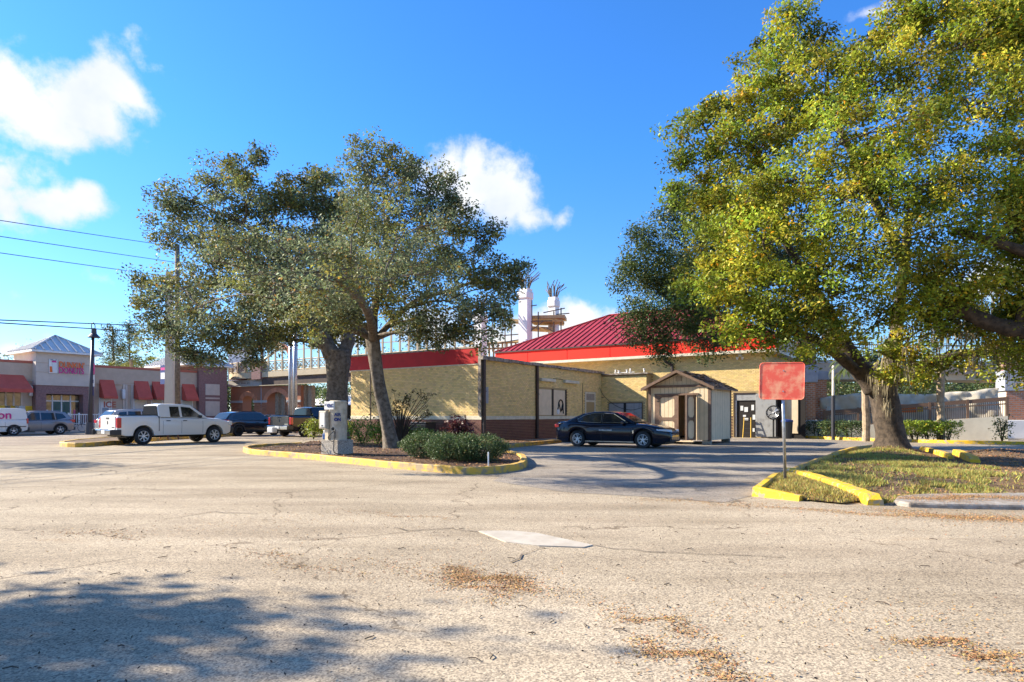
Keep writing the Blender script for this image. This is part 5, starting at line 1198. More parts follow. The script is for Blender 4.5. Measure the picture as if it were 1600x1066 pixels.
def car(name, lab, cat, loc, ang, L_, Wd, sill, wx, wr, deck, gh, glass_side, paint, roofz, beltz, rim='rim_silver', spokes=5, cladding=False, shield=True, group=None, tumble=.2, bedgap=None, arch=.07, nose=(.30, .12), mats=None, glassm='glass_dark'):
    """deck: (x,z) hood/belt/tail line; gh: greenhouse silhouette (x,z) from front to rear over the belt; x forward"""
    T = empty(name, loc, ang, lab, cat, group); hw = Wd/2; h = L_/2
    xs = sorted(set([round(x, 3) for x in np.concatenate([np.linspace(-h, h, 46)]+[np.linspace(c-wr-arch, c+wr+arch, 19) for c in wx])]+[-h+.02, -h+.06, -h+.14, h-.02, h-.06, h-.14]))
    dx = [p[0] for p in deck]; dzz = [p[1] for p in deck]
    def ztop(x): return float(np.interp(x, dx, dzz))
    def zlow(x):
        z = sill
        e = (h-abs(x)); 
        if e < .35: z += (.35-e)*.35
        for c in wx:
            R_ = wr+arch; d = abs(x-c)
            if d < R_: z = max(z, wr+math.sqrt(R_*R_-d*d))
        return z
    def wid(x):
        e = h-abs(x); fr = nose[0] if x > 0 else nose[1]; q = max(0, 1-e/.75); return hw*(1-fr*q**2.2)-(0 if e > .08 else .07*(1-e/.08))
    def ring(x):
        w_, zt, zl_ = wid(x), ztop(x), zlow(x); zl_ = min(zl_, zt-.16); H_ = zt-zl_
        z1 = max(sill+.18, zl_+.02); z1 = min(z1, zt-.13)
        return [(0, zl_), (w_*.82, zl_), (w_*.965, zl_+.012), (w_*.985, z1), (w_, z1+(zt-.09-z1)*.45), (w_*.985, zt-.085), (w_*.955, zt-.04), (w_*.90, zt-.008), (w_*.6, zt+.015), (0, zt+.025)]
    rings = [ring(x) for x in xs]; n = len(rings[0]); vs = []; fs = []
    for x, rg in zip(xs, rings):
        full = [(y, z) for y, z in rg]+[(-y, z) for y, z in rg[-2:0:-1]]
        vs += [(x, y, z) for y, z in full]
    m = 2*n-2
    for i in range(len(xs)-1):
        for k in range(m): fs.append((i*m+k, i*m+(k+1) % m, (i+1)*m+(k+1) % m, (i+1)*m+k))
    fs += [tuple(range(m)), tuple((len(xs)-1)*m+k for k in range(m-1, -1, -1))]
    fs = [f[::-1] for f in fs]
    body = MB().add(vs, fs).build('body', paint, T, smooth=True); body.data.set_sharp_from_angle(angle=R(32))
    bm = bmesh.new(); bm.from_mesh(body.data); bmesh.ops.recalc_face_normals(bm, faces=bm.faces); bm.to_mesh(body.data); bm.free()
    def side(x, z):
        rg = ring(x); best = rg[4][0]
        for (y0, z0), (y1, z1) in zip(rg[2:8], rg[3:9]):
            if min(z0, z1) <= z <= max(z0, z1) and z1 != z0: return y0+(y1-y0)*(z-z0)/(z1-z0)
        return best
    part(MB().bb(-h+.25, h-.25, -hw*.72, hw*.72, sill-.04, beltz-.2), 'underbody', 'black_matte', T)
    # greenhouse
    def gy(z): return hw*.93-tumble*(z-beltz)/(roofz-beltz)
    np_ = len(gh); vs = []
    for x, z in gh: vs.append((x, gy(z), z))
    for x, z in gh: vs.append((x, -gy(z), z))
    top = [(x, 0, z+(.03 if z > beltz+.1 else .0)) for x, z in gh]; vs += top
    fs = [tuple(range(np_)), tuple(range(2*np_-1, np_-1, -1))]
    for i in range(np_-1): fs += [(i, 2*np_+i, 2*np_+i+1, i+1), (2*np_+i, np_+i, np_+i+1, 2*np_+i+1)]
    cab = MB().add(vs, fs).build('cabin', paint, T, bevel=.035, smooth=True, seg=3)
    bm = bmesh.new(); bm.from_mesh(cab.data); bmesh.ops.recalc_face_normals(bm, faces=bm.faces); bm.to_mesh(cab.data); bm.free(); cab.data.set_sharp_from_angle(angle=R(40))
    for poly in glass_side:
        for s_ in (1, -1):
            P_ = [(x, s_*(gy(z)+.006), z) for x, z in poly]; wn = MB().extr(P_, (0, s_*.006, 0)).build('window', glassm, T)
            if mats and mats.get('trim'):
                c_ = [Vector(p)+Vector((0, s_*.008, 0)) for p in P_]; MB().tube(c_+[c_[0]], .011, 5).build('trim', mats['trim'], wn)
    # windscreen / rear screen: panes between the front pair and rear pair of silhouette points
    for (a, c, nm) in ((gh[0], gh[1], 'windscreen'), (gh[-1], gh[-2], 'rear_window')):
        A_ = Vector((a[0], 0, a[1])); C_ = Vector((c[0], 0, c[1])); d = C_-A_; nrm = Vector((-d.z, 0, d.x)) if nm == 'windscreen' else Vector((d.z, 0, -d.x)); nrm = nrm.normalized(); 
        if nrm.z < 0: nrm = -nrm
        p0, p1 = A_+d*.07, A_+d*.94; P_ = []
        for p, yy in ((p0, gy(p0.z)-.09), (p0, -(gy(p0.z)-.09)), (p1, -(gy(p1.z)-.08)), (p1, gy(p1.z)-.08)): P_.append(Vector((p.x, yy, p.z))+nrm*.026)
        MB().extr(P_, nrm*.006).build(nm, glassm, T)
    for x in wx:
        for s_ in (1, -1):
            make_wheel(T, x, s_*(hw-.125), wr, .23, s_, rim, spokes)
            if cladding:
                pts = []; b = MB(); R_ = wr+arch+.02
                for k in range(13): a = PI*k/12; pts.append((x+R_*math.cos(a), s_*(hw*.985), wr+R_*math.sin(a)-.02))
                b.tube(pts, .035, 6).build('wheel_arch_trim', 'plastic_dark', T)
    return T, side, gy, ring
def doors(T, side, xs, z0, z1, hz, hx, hm='plastic_dark', seam='black_matte'):
    for s_ in (1, -1):
        for x in xs:
            b = MB(); zs = np.linspace(z0, z1, 7)
            for a, c in zip(zs[:-1], zs[1:]): 
                ya, yc = side(x, a), side(x, c); b.add([(x-.006, s_*(ya+.002), a), (x+.006, s_*(ya+.002), a), (x+.006, s_*(yc+.002), c), (x-.006, s_*(yc+.002), c)], [(0,1,2,3)])
            b.build('door_seam', seam, T)
        for x in hx:
            MB().box(x, s_*(side(x, hz)+.016), hz, .20, .035, .035).build('door_handle', hm, T, bevel=.01)
def lamps(T, ring_, L_, Wd, zf, zr, hf, hr_, lf=.35, lr=.22, yr=.42, rw=.34, body=None):
    h = L_/2; hw = Wd/2
    for s_ in (1, -1):
        rr = ring_(h-.16)[4][0]; 
        MB().add([(h-.0, s_*rr*.62, zf-hf*.4), (h-.10, s_*(rr+.012), zf-hf*.3), (h-.10-lf, s_*(hw+.004), zf+hf*.05), (h-.14-lf, s_*(hw*.965), zf+hf*.5), (h-.14, s_*(rr*.97), zf+hf*.42), (h-.02, s_*rr*.66, zf+hf*.3), (h-.3, s_*rr*.6, zf)],
                 [(0,1,4,5), (1,2,3,4), (0,5,6), (5,4,3,6), (0,6,2,1), (2,6,3)]).build('headlight', 'lamp_clear', T)
        rb = ring_(-h+.10)[4][0]
        MB().box(-h+lr/2-.005, s_*(rb-rw/2+.018), zr, lr, rw, hr_).build('tail_light', 'lamp_red', T, bevel=.02)
def mirror(T, x, z, y, mat):
    for s_ in (1, -1): MB().box(x, s_*(y+.10), z, .12, .20, .14).build('mirror', mat, T, bevel=.035, seg=3)
def plates(T, x, z, rear=True): MB().box(x, 0, z, .012, .32, .16).build('number_plate', 'plate_white', T)

# black sedan in the drive
def sedan(name, lab, loc, ang, paint, glassm='glass_dark', fancy=True, grp=None):
    L_, Wd = 4.95, 1.84
    deck = [(-2.475, .78), (-2.44, .99), (-2.2, 1.035), (-1.6, 1.02), (-.9, .99), (.6, .965), (1.0, .97), (1.5, .93), (2.0, .84), (2.3, .74), (2.44, .62), (2.475, .5)]
    gh = [(1.12, .96), (.28, 1.40), (-.1, 1.445), (-.75, 1.44), (-1.15, 1.37), (-1.95, 1.03)]
    sd = [[(.80, 1.0), (.16, 1.355), (-.20, 1.385), (-.30, 1.385), (-.30, .99)], [(-.36, .99), (-.36, 1.385), (-.75, 1.38), (-1.12, 1.30), (-1.42, 1.14), (-1.36, 1.03)]]
    T, side, gy, rg = car(name, lab, 'sedan', loc, ang, L_, Wd, .20, (1.42, -1.40), .335, deck, gh, sd, paint, 1.44, .98, 'rim_silver', 10 if fancy else 5, mats={'trim': 'chrome'} if fancy else None, glassm=glassm, nose=(.36, .16), group=grp)
    doors(T, side, (.92, -.33, -1.15), .28, .93, .80, (-.05, -1.0), paint); lamps(T, rg, L_, Wd, .70, .86, .12, .14, .38, .30, rw=.40)
    mirror(T, .62, 1.0, .86, paint)
    part(MB().box(2.44, 0, .36, .06, 1.25, .20).box(2.452, 0, .60, .05, .9, .06), 'grille', 'black_matte', T, bevel=.02)
    for s_ in (1, -1): part(MB().box(0, s_*.905, .24, 2.1, .03, .05), 'sill_trim', 'chrome' if fancy else 'plastic_dark', T, bevel=.01)
    part(MB().box(-2.3, 0, 1.05, .22, 1.3, .025), 'tail_spoiler', 'black_matte', T, bevel=.01); plates(T, -2.487, .72)
    if fancy:
        b = MB()
        for k, w_ in enumerate((.05, .04, .05, .03, .05, .04, .05, .03, .04)): x = .10-k*.062; b.box(x, -(side(x, .70)+.003), .70, w_, .006, .035)
        b.build('door_lettering_marks', 'paper', T)
        part(MB().box(1.03, -(side(1.03, .62)+.01), .64, .05, .012, .12), 'side_badge', 'chrome', T)
    return T
fw_ = Vector((V(1005, 26.6), 26.6)); rw_ = Vector((V(903, 28.15), 28.15)); hd = (fw_-rw_); ha = math.atan2(hd.y, hd.x); mid = (fw_+rw_)/2; nrm = Vector((-math.sin(ha), math.cos(ha)))
c_ = mid+nrm*.8
sc = hd.length/2.82
T = sedan('black_sedan', 'glossy navy black sedan parked in front of the shed', (c_.x, c_.y, 0), ha, 'paint_navy'); T.scale = (sc, 1.0, 1.06)
# pickup builder
def pickup(name, lab, loc, ang, paint, bright, glassm='glass_dark', rim='rim_silver', tail='plate_white', hitch=False):
    L_, Wd = 5.82, 2.02
    deck = [(-2.91, 1.30), (-2.85, 1.36), (-1.0, 1.37), (-.95, 1.27), (1.35, 1.25), (1.55, 1.25), (2.2, 1.20), (2.65, 1.10), (2.83, .96), (2.91, .80)]
    gh = [(1.52, 1.25), (.72, 1.86), (.2, 1.92), (-.75, 1.92), (-.95, 1.87), (-.98, 1.30)]
    sd = [[(1.22, 1.30), (.64, 1.76), (.22, 1.80), (.18, 1.80), (.18, 1.30)], [(.06, 1.30), (.06, 1.80), (-.40, 1.80), (-.42, 1.30)], [(-.50, 1.30), (-.50, 1.79), (-.80, 1.76), (-.80, 1.30)]][:2]
    T, side, gy, rg = car(name, lab, 'pickup truck', loc, ang, L_, Wd, .42, (1.86, -1.72), .40, deck, gh, sd, paint, 1.92, 1.27, rim, 7, glassm=glassm, arch=.10, nose=(.16, .03), tumble=.24)
    doors(T, side, (1.22, .12, -.80), .50, 1.22, 1.12, (.28, -.55)); mirror(T, 1.05, 1.32, .95, 'plastic_dark')
    # box body: upright tail, bed rail, bumpers
    part(MB().box(-1.0, 0, .98, .025, 2.03, .70), 'bed_gap', 'black_matte', T)
    tg = part(MB().box(-2.915, 0, 1.03, .05, 1.62, .62), 'tailgate', bright, T, bevel=.02); MB().box(-2.945, 0, 1.24, .02, .32, .07).build('handle', 'plastic_dark', tg)
    MB().box(-2.945, .0, 1.04, .012, .10, .16).build('emblem', 'plastic_dark', tg, bevel=.02); MB().box(-2.942, -.6, .82, .01, .3, .05).build('badge', 'chrome', tg)
    bp_ = part(MB().box(-3.02, 0, .60, .22, 1.95, .26), 'rear_bumper', 'chrome', T, bevel=.04); MB().box(-3.14, 0, .62, .02, .34, .17).build('number_plate', 'plate_white', bp_); MB().box(-3.13, 0, .74, .03, 1.0, .02).build('step_pad', 'plastic_dark', bp_)
    for s_ in (1, -1): MB().box(-2.99, s_*.99, .60, .5, .06, .24).build('bumper_end', 'plastic_dark', bp_, bevel=.02)
    part(MB().box(2.90, 0, .62, .18, 1.80, .34), 'front_bumper', 'plastic_dark', T, bevel=.05); part(MB().box(2.93, 0, .95, .06, 1.1, .26), 'grille', 'black_matte', T, bevel=.02)
    for s_ in (1, -1):
        part(MB().box(-2.83, s_*.93, 1.03, .20, .16, .46), 'tail_light', 'lamp_red', T, bevel=.025)
        part(MB().box(2.78, s_*.80, .98, .22, .30, .22), 'headlight', 'lamp_clear', T, bevel=.04)
    part(MB().bb(-2.8, -1.05, -.88, .88, 1.405, 1.412), 'bed_cover', 'plastic_dark', T)
    part(MB().bb(-2.3, 1.3, -.5, .5, .32, .55), 'chassis', 'black_matte', T)
    for s_ in (1, -1):
        for x_ in (.02, -.5): part(MB().tube([(x_, s_*.8, .44), (x_-.06, s_*.98, .22)], .035, 5), 'step_bracket', 'rust', T)
    if hitch: part(MB().box(-3.25, .3, .45, .4, .5, .35), 'hitch_load', 'paper', T, bevel=.05)
    return T
fw_ = Vector((V(334, 32.6), 32.6)); rw_ = Vector((V(223.5, 29.9), 29.9)); hd = fw_-rw_; ha = math.atan2(hd.y, hd.x); mid = (fw_+rw_)/2; nrm = Vector((-math.sin(ha), math.cos(ha))); c_ = mid+nrm*.9
c_ -= hd.normalized()*.07
T = pickup('white_pickup', 'white crew cab pickup parked on the left side of the lot', (c_.x, c_.y, 0), ha, 'paint_white', 'paint_white'); T.scale = (hd.length/3.58, 1, 1)
uang = math.atan2(.83, .558)
T = pickup('dark_pickup', 'dark pickup seen from behind with chrome bumper and red lamps', (V(490, 43.5), 43.5, 0), R(62), 'paint_navy', 'paint_charcoal', rim='rim_black', hitch=True)
def suv(name, lab, px, Y, ang, paint, L_=4.7, H_=1.70, rim='rim_silver', group=None, lights=True, glassm='glass_dark'):
    Wd = 1.86; h = L_/2
    deck = [(-h, .85), (-h+.04, 1.05), (-1.6, 1.09), (.9, 1.03), (1.3, 1.04), (1.7, .99), (h-.25, .90), (h-.06, .78), (h, .55)]
    gh = [(1.28, 1.03), (.45, H_-.07), (.05, H_), (-1.2, H_-.02), (-1.75, H_-.09), (-h+.12, 1.08)]
    zt = H_-.12
    sd = [[(.92, 1.07), (.36, zt-.02), (.0, zt), (-.12, zt), (-.12, 1.07)], [(-.20, 1.07), (-.20, zt), (-1.0, zt-.01), (-1.05, 1.08)], [(-1.13, 1.08), (-1.10, zt-.02), (-1.55, zt-.07), (-1.78, 1.22)]]
    T, side, gy, rg = car(name, lab, 'SUV', (V(px, Y), Y, 0), ang, L_, Wd, .27, (h-.92, -h+.98), .36, deck, gh, sd, paint, H_, 1.05, rim, 5, cladding=True, glassm=glassm, nose=(.28, .12), group=group, tumble=.17)
    doors(T, side, (.98, -.16, -1.08), .35, 1.0, .90, (.05, -.9), paint); lamps(T, rg, L_, Wd, .80, .98, .16, .22, .36, .34, rw=.36); mirror(T, .72, 1.08, .88, paint)
    part(MB().box(h-.03, 0, .60, .06, 1.1, .30), 'grille', 'black_matte', T, bevel=.02); part(MB().box(-h+.05, 0, .42, .2, 1.6, .22).box(h-.08, 0, .32, .2, 1.5, .14), 'lower_bumper', 'plastic_dark', T, bevel=.03); plates(T, -h-.012, .82)
    for s_ in (1, -1): part(MB().tube([(.1, s_*.64, H_+.02), (-1.5, s_*.64, H_+.01)], .018, 6), 'roof_rail', 'chrome' if paint != 'paint_black' else 'black_matte', T)
    return T
suv('silver_suv', 'blue silver SUV behind the white van before the shops', 52, 46.2, uang+PI, 'paint_silver')
suv('black_suv', 'black SUV waiting on the street right of the white pickup', 389, 44.2, uang, 'paint_black', 4.65, 1.64, 'rim_black')
suv('light_silver_suv', 'light silver SUV half hidden behind the white pickup bed', 216, 44.0, uang, 'paint_silver_light', 4.8, 1.78)
sedan('charcoal_sedan', 'charcoal sedan showing its tail behind the black SUV', (V(410, 50.5), 50.5, 0), uang+PI+R(-8), 'paint_charcoal', fancy=False)
sedan('silver_sedan', 'pale silver sedan seen past the dark pickup cab', (V(478, 60), 60, 0), R(20), 'paint_silver_light', fancy=False)
# white van
def van(lab, px, Y, ang, sign=''):
    L_, Wd = 4.7, 1.8; h = L_/2
    deck = [(-h, .95), (-h+.05, 1.1), (.9, 1.1), (1.4, 1.05), (h-.2, .92), (h-.04, .8), (h, .5)]
    gh = [(1.45, 1.08), (.75, 1.75), (.3, 1.86), (-2.0, 1.86), (-h+.12, 1.78), (-h+.03, 1.1)]
    sd = [[(1.1, 1.12), (.65, 1.66), (.2, 1.70), (.2, 1.12)]]
    T, side, gy, rg = car('white_van', lab, 'van', (V(px, Y), Y, 0), ang, L_, Wd, .26, (h-.85, -h+.85), .33, deck, gh, sd, 'paint_white', 1.86, 1.1, 'rim_silver', 5, cladding=True, nose=(.25, .06), tumble=.12)
    doors(T, side, (.95, .12, -1.0), .35, 1.05, .95, (.3,), 'plastic_dark'); lamps(T, rg, L_, Wd, .80, 1.0, .2, .36, .3, .12, rw=.16); mirror(T, .85, 1.12, .86, 'plastic_dark')
    part(MB().box(-h+.0, 0, .42, .2, 1.6, .26), 'rear_bumper', 'plastic_dark', T, bevel=.03)
    for s_ in (1, -1): part(MB().box(-.1, s_*.915, .62, 4.2, .015, .05), 'side_strip', 'plastic_dark', T)
    for s_, a in (((1, PI), (-1, 0)) if sign else ()):
        t_ = text(sign, .78, 'magenta', T, (0, s_*(gy(1.25)+.03), 1.16), (PI/2, 0, a), sx=1.0, align='CENTER', bold=.012); t_.location.x = -.75
    return T
van('white van with magenta lettering cut by the left frame edge', -28, 43.2, uang+PI, 'sion')
q = van('distant white van seen through the brick arch', 388, 88, R(160)); q['label'] = 'distant white van seen through the left brick arch'

# ---------------------------------------------------------------- trees
def leaves_obj(parent, mat, centers, sig, per, size, tints, name='crown', asp=.5, droop=0, flat=.7):
    """leaf-sized quads in clumps; centers (n,3)"""
    C = np.repeat(np.asarray(centers), per, 0); n = len(C)
    sg = np.repeat(np.asarray(sig), per)[:, None] if hasattr(sig, '__len__') else sig
    off = RNG.normal(0, 1, (n, 3)); off[:, 2] *= flat
    off /= np.maximum(1, np.linalg.norm(off, axis=1)[:, None]/1.9)
    P = C+off*sg
    nrm = RNG.normal(0, 1, (n, 3)); nrm[:, 2] = np.abs(nrm[:, 2])+.35; nrm /= np.linalg.norm(nrm, axis=1)[:, None]
    t = np.cross(nrm, RNG.normal(0, 1, (n, 3))); t /= np.linalg.norm(t, axis=1)[:, None]; bt = np.cross(nrm, t)
    s = np.repeat(np.broadcast_to(size, (len(centers),)), per)[:, None]*RNG.uniform(.65, 1.35, (n, 1)); fold = nrm*s*.10
    vs = np.stack([P-t*s*.5, P-bt*s*asp*.5+fold, P+t*s*.5, P+bt*s*asp*.5+fold], 1).reshape(-1, 3)
    tt = np.repeat(tints, per, 0)*RNG.uniform(.6, 1.4, (n, 1))*(1+RNG.uniform(-.12, .12, (n, 3)))
    pick = RNG.random(n) < .03; tt[pick] = tt[pick]*np.array([1.9, 1.0, .6])
    return quads_obj(name, mat, vs, n, 4, tt, parent, None)
def limb_path(a, b, sag=.15, n=8, wob=.12):
    a = Vector(a); b = Vector(b); L_ = (b-a).length; out = []
    r1, r2, r3 = random.uniform(-1, 1), random.uniform(-1, 1), random.uniform(-1, 1)
    for i in range(n+1):
        t = i/n; p = a.lerp(b, t); w = math.sin(PI*t)
        p += Vector((r1*math.sin(t*7), r2*math.sin(t*6+1), 0))*wob*w*L_*.35+Vector((0, 0, sag*L_*w*.6)); out.append(p)
    return out
def oak(name, lab, trunk, tr, forks, blobs, leafmat, barkmat, per, size, clump_k, tintf, group=None, sigma=.34, twigs=True, moss=None, dens=1.0, base=None):
    """trunk: list of points; tr: radii; forks: list of (path, radii) limbs; blobs: (x,y,z,r)"""
    o0 = Vector(trunk[0]); T = empty(name, o0, 0, lab, 'tree', group)
    L = lambda p: Vector(p)-o0
    flare = MB(); tp = smooth_path([L(p) for p in trunk], 5); rr = np.interp(np.linspace(0, len(trunk)-1, len(tp)), range(len(trunk)), tr)
    nseg = 16; rings = []
    vs = []; 
    for i, p in enumerate(tp):
        for k in range(nseg):
            a = 2*PI*k/nseg; z = p.z; r = rr[i]*(1+.10*math.sin(a*3+z*1.1)+.06*math.sin(a*5-z*2.3)+(.22*max(0, math.sin(a*4+1))*max(0, 1-z/.7) if z < .7 else 0)); vs.append((p.x+r*math.cos(a), p.y+r*math.sin(a), p.z))
    fs = [(i*nseg+k, i*nseg+(k+1) % nseg, (i+1)*nseg+(k+1) % nseg, (i+1)*nseg+k) for i in range(len(tp)-1) for k in range(nseg)]
    fs.append(tuple((len(tp)-1)*nseg+k for k in range(nseg)))
    flare.add(vs, fs).build('trunk', barkmat, T, smooth=True)
    nodes = [(Vector(p), tr[-1]) for p in (L(trunk[-1]),)]
    for path, r0, r1 in forks:
        pp = smooth_path([L(p) for p in path], 5); rs = np.linspace(r0, r1, len(pp)); MB().tube(pp, list(rs*(1+.06*np.sin(np.arange(len(pp))*1.7))), 10).build('limb', barkmat, T, smooth=True)
        for p, r in list(zip(pp, rs))[3:]: nodes.append((p, r))
    br = MB(); tw = MB(); centers = []; tints = []; sigs = []
    blobs = sorted(blobs, key=lambda q: min((n_[0]-L(q[:3])).length for n_ in nodes))
    for bi, (x, y, z, r) in enumerate(blobs):
        c = L((x, y, z)); 
        cand = sorted(nodes, key=lambda q: (q[0]-c).length+max(0, q[0].z-c.z+.3)*2.5)[0]
        pth = limb_path(cand[0], c, .10); r0 = min(cand[1]*.75, .05+.035*(c-cand[0]).length**.8+.03); rs = np.linspace(r0, .025, len(pth)); br.tube(pth, list(rs), 7)
        for p_, q_ in list(zip(pth, rs))[3:]: nodes.append((p_, q_))
        K = max(6, int(clump_k*dens*r*r))
        for k in range(K):
            d = Vector(RNG.normal(0, 1, 3)); d.normalize(); rad = r*(.25+.92*random.random()**.6); d.z *= .85; q = c+d*rad
            centers.append(q); tints.append(tintf(bi, q+o0, c+o0, r)); sigs.append(sigma*random.uniform(.65, 1.35))
            if twigs and k % 4 == 0:
                s0 = pth[random.randint(len(pth)//2, len(pth)-1)]; m_ = s0.lerp(q, .5)+Vector((random.uniform(-.2, .2), random.uniform(-.2, .2), random.uniform(0, .25))); tw.tube([s0, m_, q], [.020, .013, .005], 4, cap=False)
    br.build('branches', barkmat, T, smooth=True, kind='stuff'); 
    if tw.v: tw.build('twigs', barkmat, T, kind='stuff')
    leaves_obj(T, leafmat, [tuple(c) for c in centers], sigs, per, size*np.clip([(c.y+o0.y)/o0.y for c in centers], .62, 1.25), np.array(tints))
    if moss:
        b = MB(); 
        for (x, y, z, r, n_) in moss:
            for k in range(n_):
                p = Vector((x, y, z))-o0+Vector(RNG.normal(0, r*.5, 3)); l = random.uniform(.25, .9); 
                for j in range(7):
                    q = p+Vector((random.uniform(-.10, .10), random.uniform(-.10, .10), random.uniform(-.05, .05))); w_ = random.uniform(.008, .022); a = random.uniform(0, PI); dx_v = Vector((math.cos(a)*w_, math.sin(a)*w_, 0)); sw = Vector((random.uniform(-.05, .05), random.uniform(-.05, .05), 0)); ll = l*random.uniform(.5, 1)
                    b.add([q-dx_v, q+dx_v, q+sw+dx_v*.8+Vector((0, 0, -ll*.5)), q+sw-dx_v*.8+Vector((0, 0, -ll*.5)), q+sw*1.6+Vector((0, 0, -ll))], [(0,1,2,3), (3,2,4)], (random.uniform(.6, 1.4),)*3)
        b.build('hanging_moss', 'moss', T, tints=True, kind='stuff')
    return T
def B(px, py, rpx, Y): return (V(px, Y), Y, H(py, Y), rpx/1000*Y)
def TP_(px, py, Y): return (V(px, Y), Y, H(py, Y))
def tint_grey(bi, q, c, r):
    t = random.choice((.55, .8, 1.0, 1.2, 1.5)); w = random.random()
    return (t*(1.25 if w < .25 else 1), t*(1.05 if w < .25 else 1), t*(.55 if w < .25 else 1.1))
ya = 30
oak('oak_tree', 'left large grey green oak with forked hollow trunk beside the brick corner',
    [(V(524, ya), ya, .05), TP_(525, 660, ya), TP_(527, 610, ya), TP_(530, 570, ya), TP_(528, 548, ya)], [.62, .50, .46, .56, .60],
    [([TP_(520, 556, ya), TP_(505, 530, ya), TP_(492, 505, ya), TP_(478, 470, ya), TP_(440, 430, ya)], .42, .16),
     ([TP_(536, 556, ya), TP_(545, 530, ya+.3), TP_(548, 500, ya+.5), TP_(560, 450, ya+1)], .36, .14),
     ([TP_(490, 508, ya), TP_(450, 480, ya-1), TP_(400, 460, ya-1.5), TP_(340, 440, ya-1)], .22, .08),
     ([TP_(478, 470, ya), TP_(430, 400, ya), TP_(380, 350, ya), TP_(330, 330, ya)], .16, .06)],
    [B(*q) for q in ((290,312,38,30),(262,345,30,30),(335,285,32,31),(378,268,32,30),(392,300,28,29),(350,325,38,30),(258,372,20,30),(300,365,26,29),
     (250,455,28,29),(225,480,22,29),(262,500,34,30),(240,520,26,29.5),(300,470,36,31),(330,420,44,29),(320,500,38,28.5),(280,535,24,29),(300,550,16,29),
     (370,390,46,30),(420,350,38,31),(450,320,34,30),(440,390,50,29),(385,450,50,28),(440,460,50,31),(360,515,34,29),(400,520,36,28.5),(430,505,30,31),
     (490,340,40,31),(510,300,34,31),(500,400,54,29),(480,460,44,28),(330,560,12,29),(340,540,18,29),(530,360,40,32),(405,245,16,30),(545,430,44,32),(400,560,10,29),(398,540,20,29.5),(530,500,44,37.5),(493,500,36,38),(434,466,38,39),(445,480,32,39),(514,465,36,36.5),(421,528,24,39),(540,480,34,36),(420,430,34,40),(500,520,24,38.5),(560,520,22,38),(400,470,30,38),(540,400,34,37),(480,285,24,31),(455,300,26,31),(505,282,20,31),(425,312,20,30),(360,545,18,29),(430,532,20,29),(465,520,20,29),(300,562,18,29),(545,315,24,32),(215,440,18,29.5),(350,380,40,31.5))],  # deepest clumps added behind the crown to dapple the brick facade
    'leaf_grey', 'bark_grey', 90, .155, 17, tint_grey, 'oaks on the planting island', .27)
yb = G(608, 708).y; yb = 24
oak('oak_tree', 'slender leaning oak in the planting island behind the clipped shrubs',
    [(V(612, yb), yb, .05), TP_(608, 680, yb), TP_(600, 640, yb), TP_(592, 600, yb), TP_(587, 560, yb), TP_(583, 530, yb)], [.29, .255, .235, .23, .25, .27],
    [([TP_(583, 532, yb), TP_(560, 515, yb), TP_(530, 500, yb-.5), TP_(500, 480, yb-1), TP_(470, 460, yb-1.5)], .17, .06),
     ([TP_(584, 534, yb), TP_(583, 500, yb), TP_(590, 460, yb), TP_(600, 400, yb+.5), TP_(605, 340, yb+.5)], .20, .07),
     ([TP_(584, 534, yb), TP_(610, 505, yb+.3), TP_(650, 470, yb+.5), TP_(700, 455, yb+.5), TP_(740, 440, yb+.5)], .13, .05),
     ([TP_(583, 532, yb), TP_(580, 505, yb-1.5), TP_(570, 480, yb-3.5), TP_(545, 450, yb-6), TP_(500, 430, yb-8), TP_(430, 430, yb-8.5)], .18, .06),  # limb added toward the camera to carry the clumps shading the drive
     ([TP_(590, 470, yb), TP_(620, 420, yb-.8), TP_(650, 370, yb-1), TP_(670, 320, yb-1)], .12, .05)],
    [B(*q) for q in ((565,242,20,24),(590,236,24,24),(560,265,26,24),(610,265,36,24),(640,262,26,25),(655,295,36,24),(690,285,26,24),(705,310,28,24),(720,335,22,24),
     (575,305,40,24),(620,330,46,23),(680,350,42,24),(715,365,30,25),(560,360,42,23),(600,400,52,22),(660,410,50,23),(540,420,46,22),(700,410,38,24),
     (745,372,20,24),(772,362,16,24),(740,410,30,24),(775,418,26,24),(800,425,16,24),(765,450,30,23.5),(790,455,18,24),(730,460,36,23),(700,470,34,24),(750,490,26,23.5),(780,500,16,24),
     (560,470,40,22),(600,460,40,22.5),(640,465,42,23),(520,470,38,22),(480,480,30,23),(500,510,22,23),(665,500,26,24),(700,520,18,24),(720,515,20,24),(780,478,22,23.5),(620,500,20,24),(665,520,12,24),(540,500,22,22.5),(600,330,44,20.5),(560,420,42,19.0),(650,400,44,18.5),(690,430,38,18.5),(520,450,34,19.5),(560,340,36,17),(620,375,34,16.5),(680,350,32,17),(540,430,30,17),(600,440,30,16.5),(665,430,32,17),(500,410,30,17.5),(480,470,34,17.5),(640,520,16,23),(690,532,18,24),(742,532,22,24),(775,517,20,24),(800,440,16,24.5),(810,425,12,24.5),(333,407,48,15.5),(426,466,46,14.6),(478,450,46,13.8),(370,387,46,14.8),(310,480,40,16.5),(400,430,42,15.8),(460,410,44,15),(520,455,36,14.2),(430,375,42,15),(500,395,42,15),(280,450,36,17.2),(550,420,36,15))],  # nearest clumps added to throw dappled shadow on the drive
    'leaf_grey', 'bark_grey', 88, .128, 21, tint_grey, 'oaks on the planting island', .215)
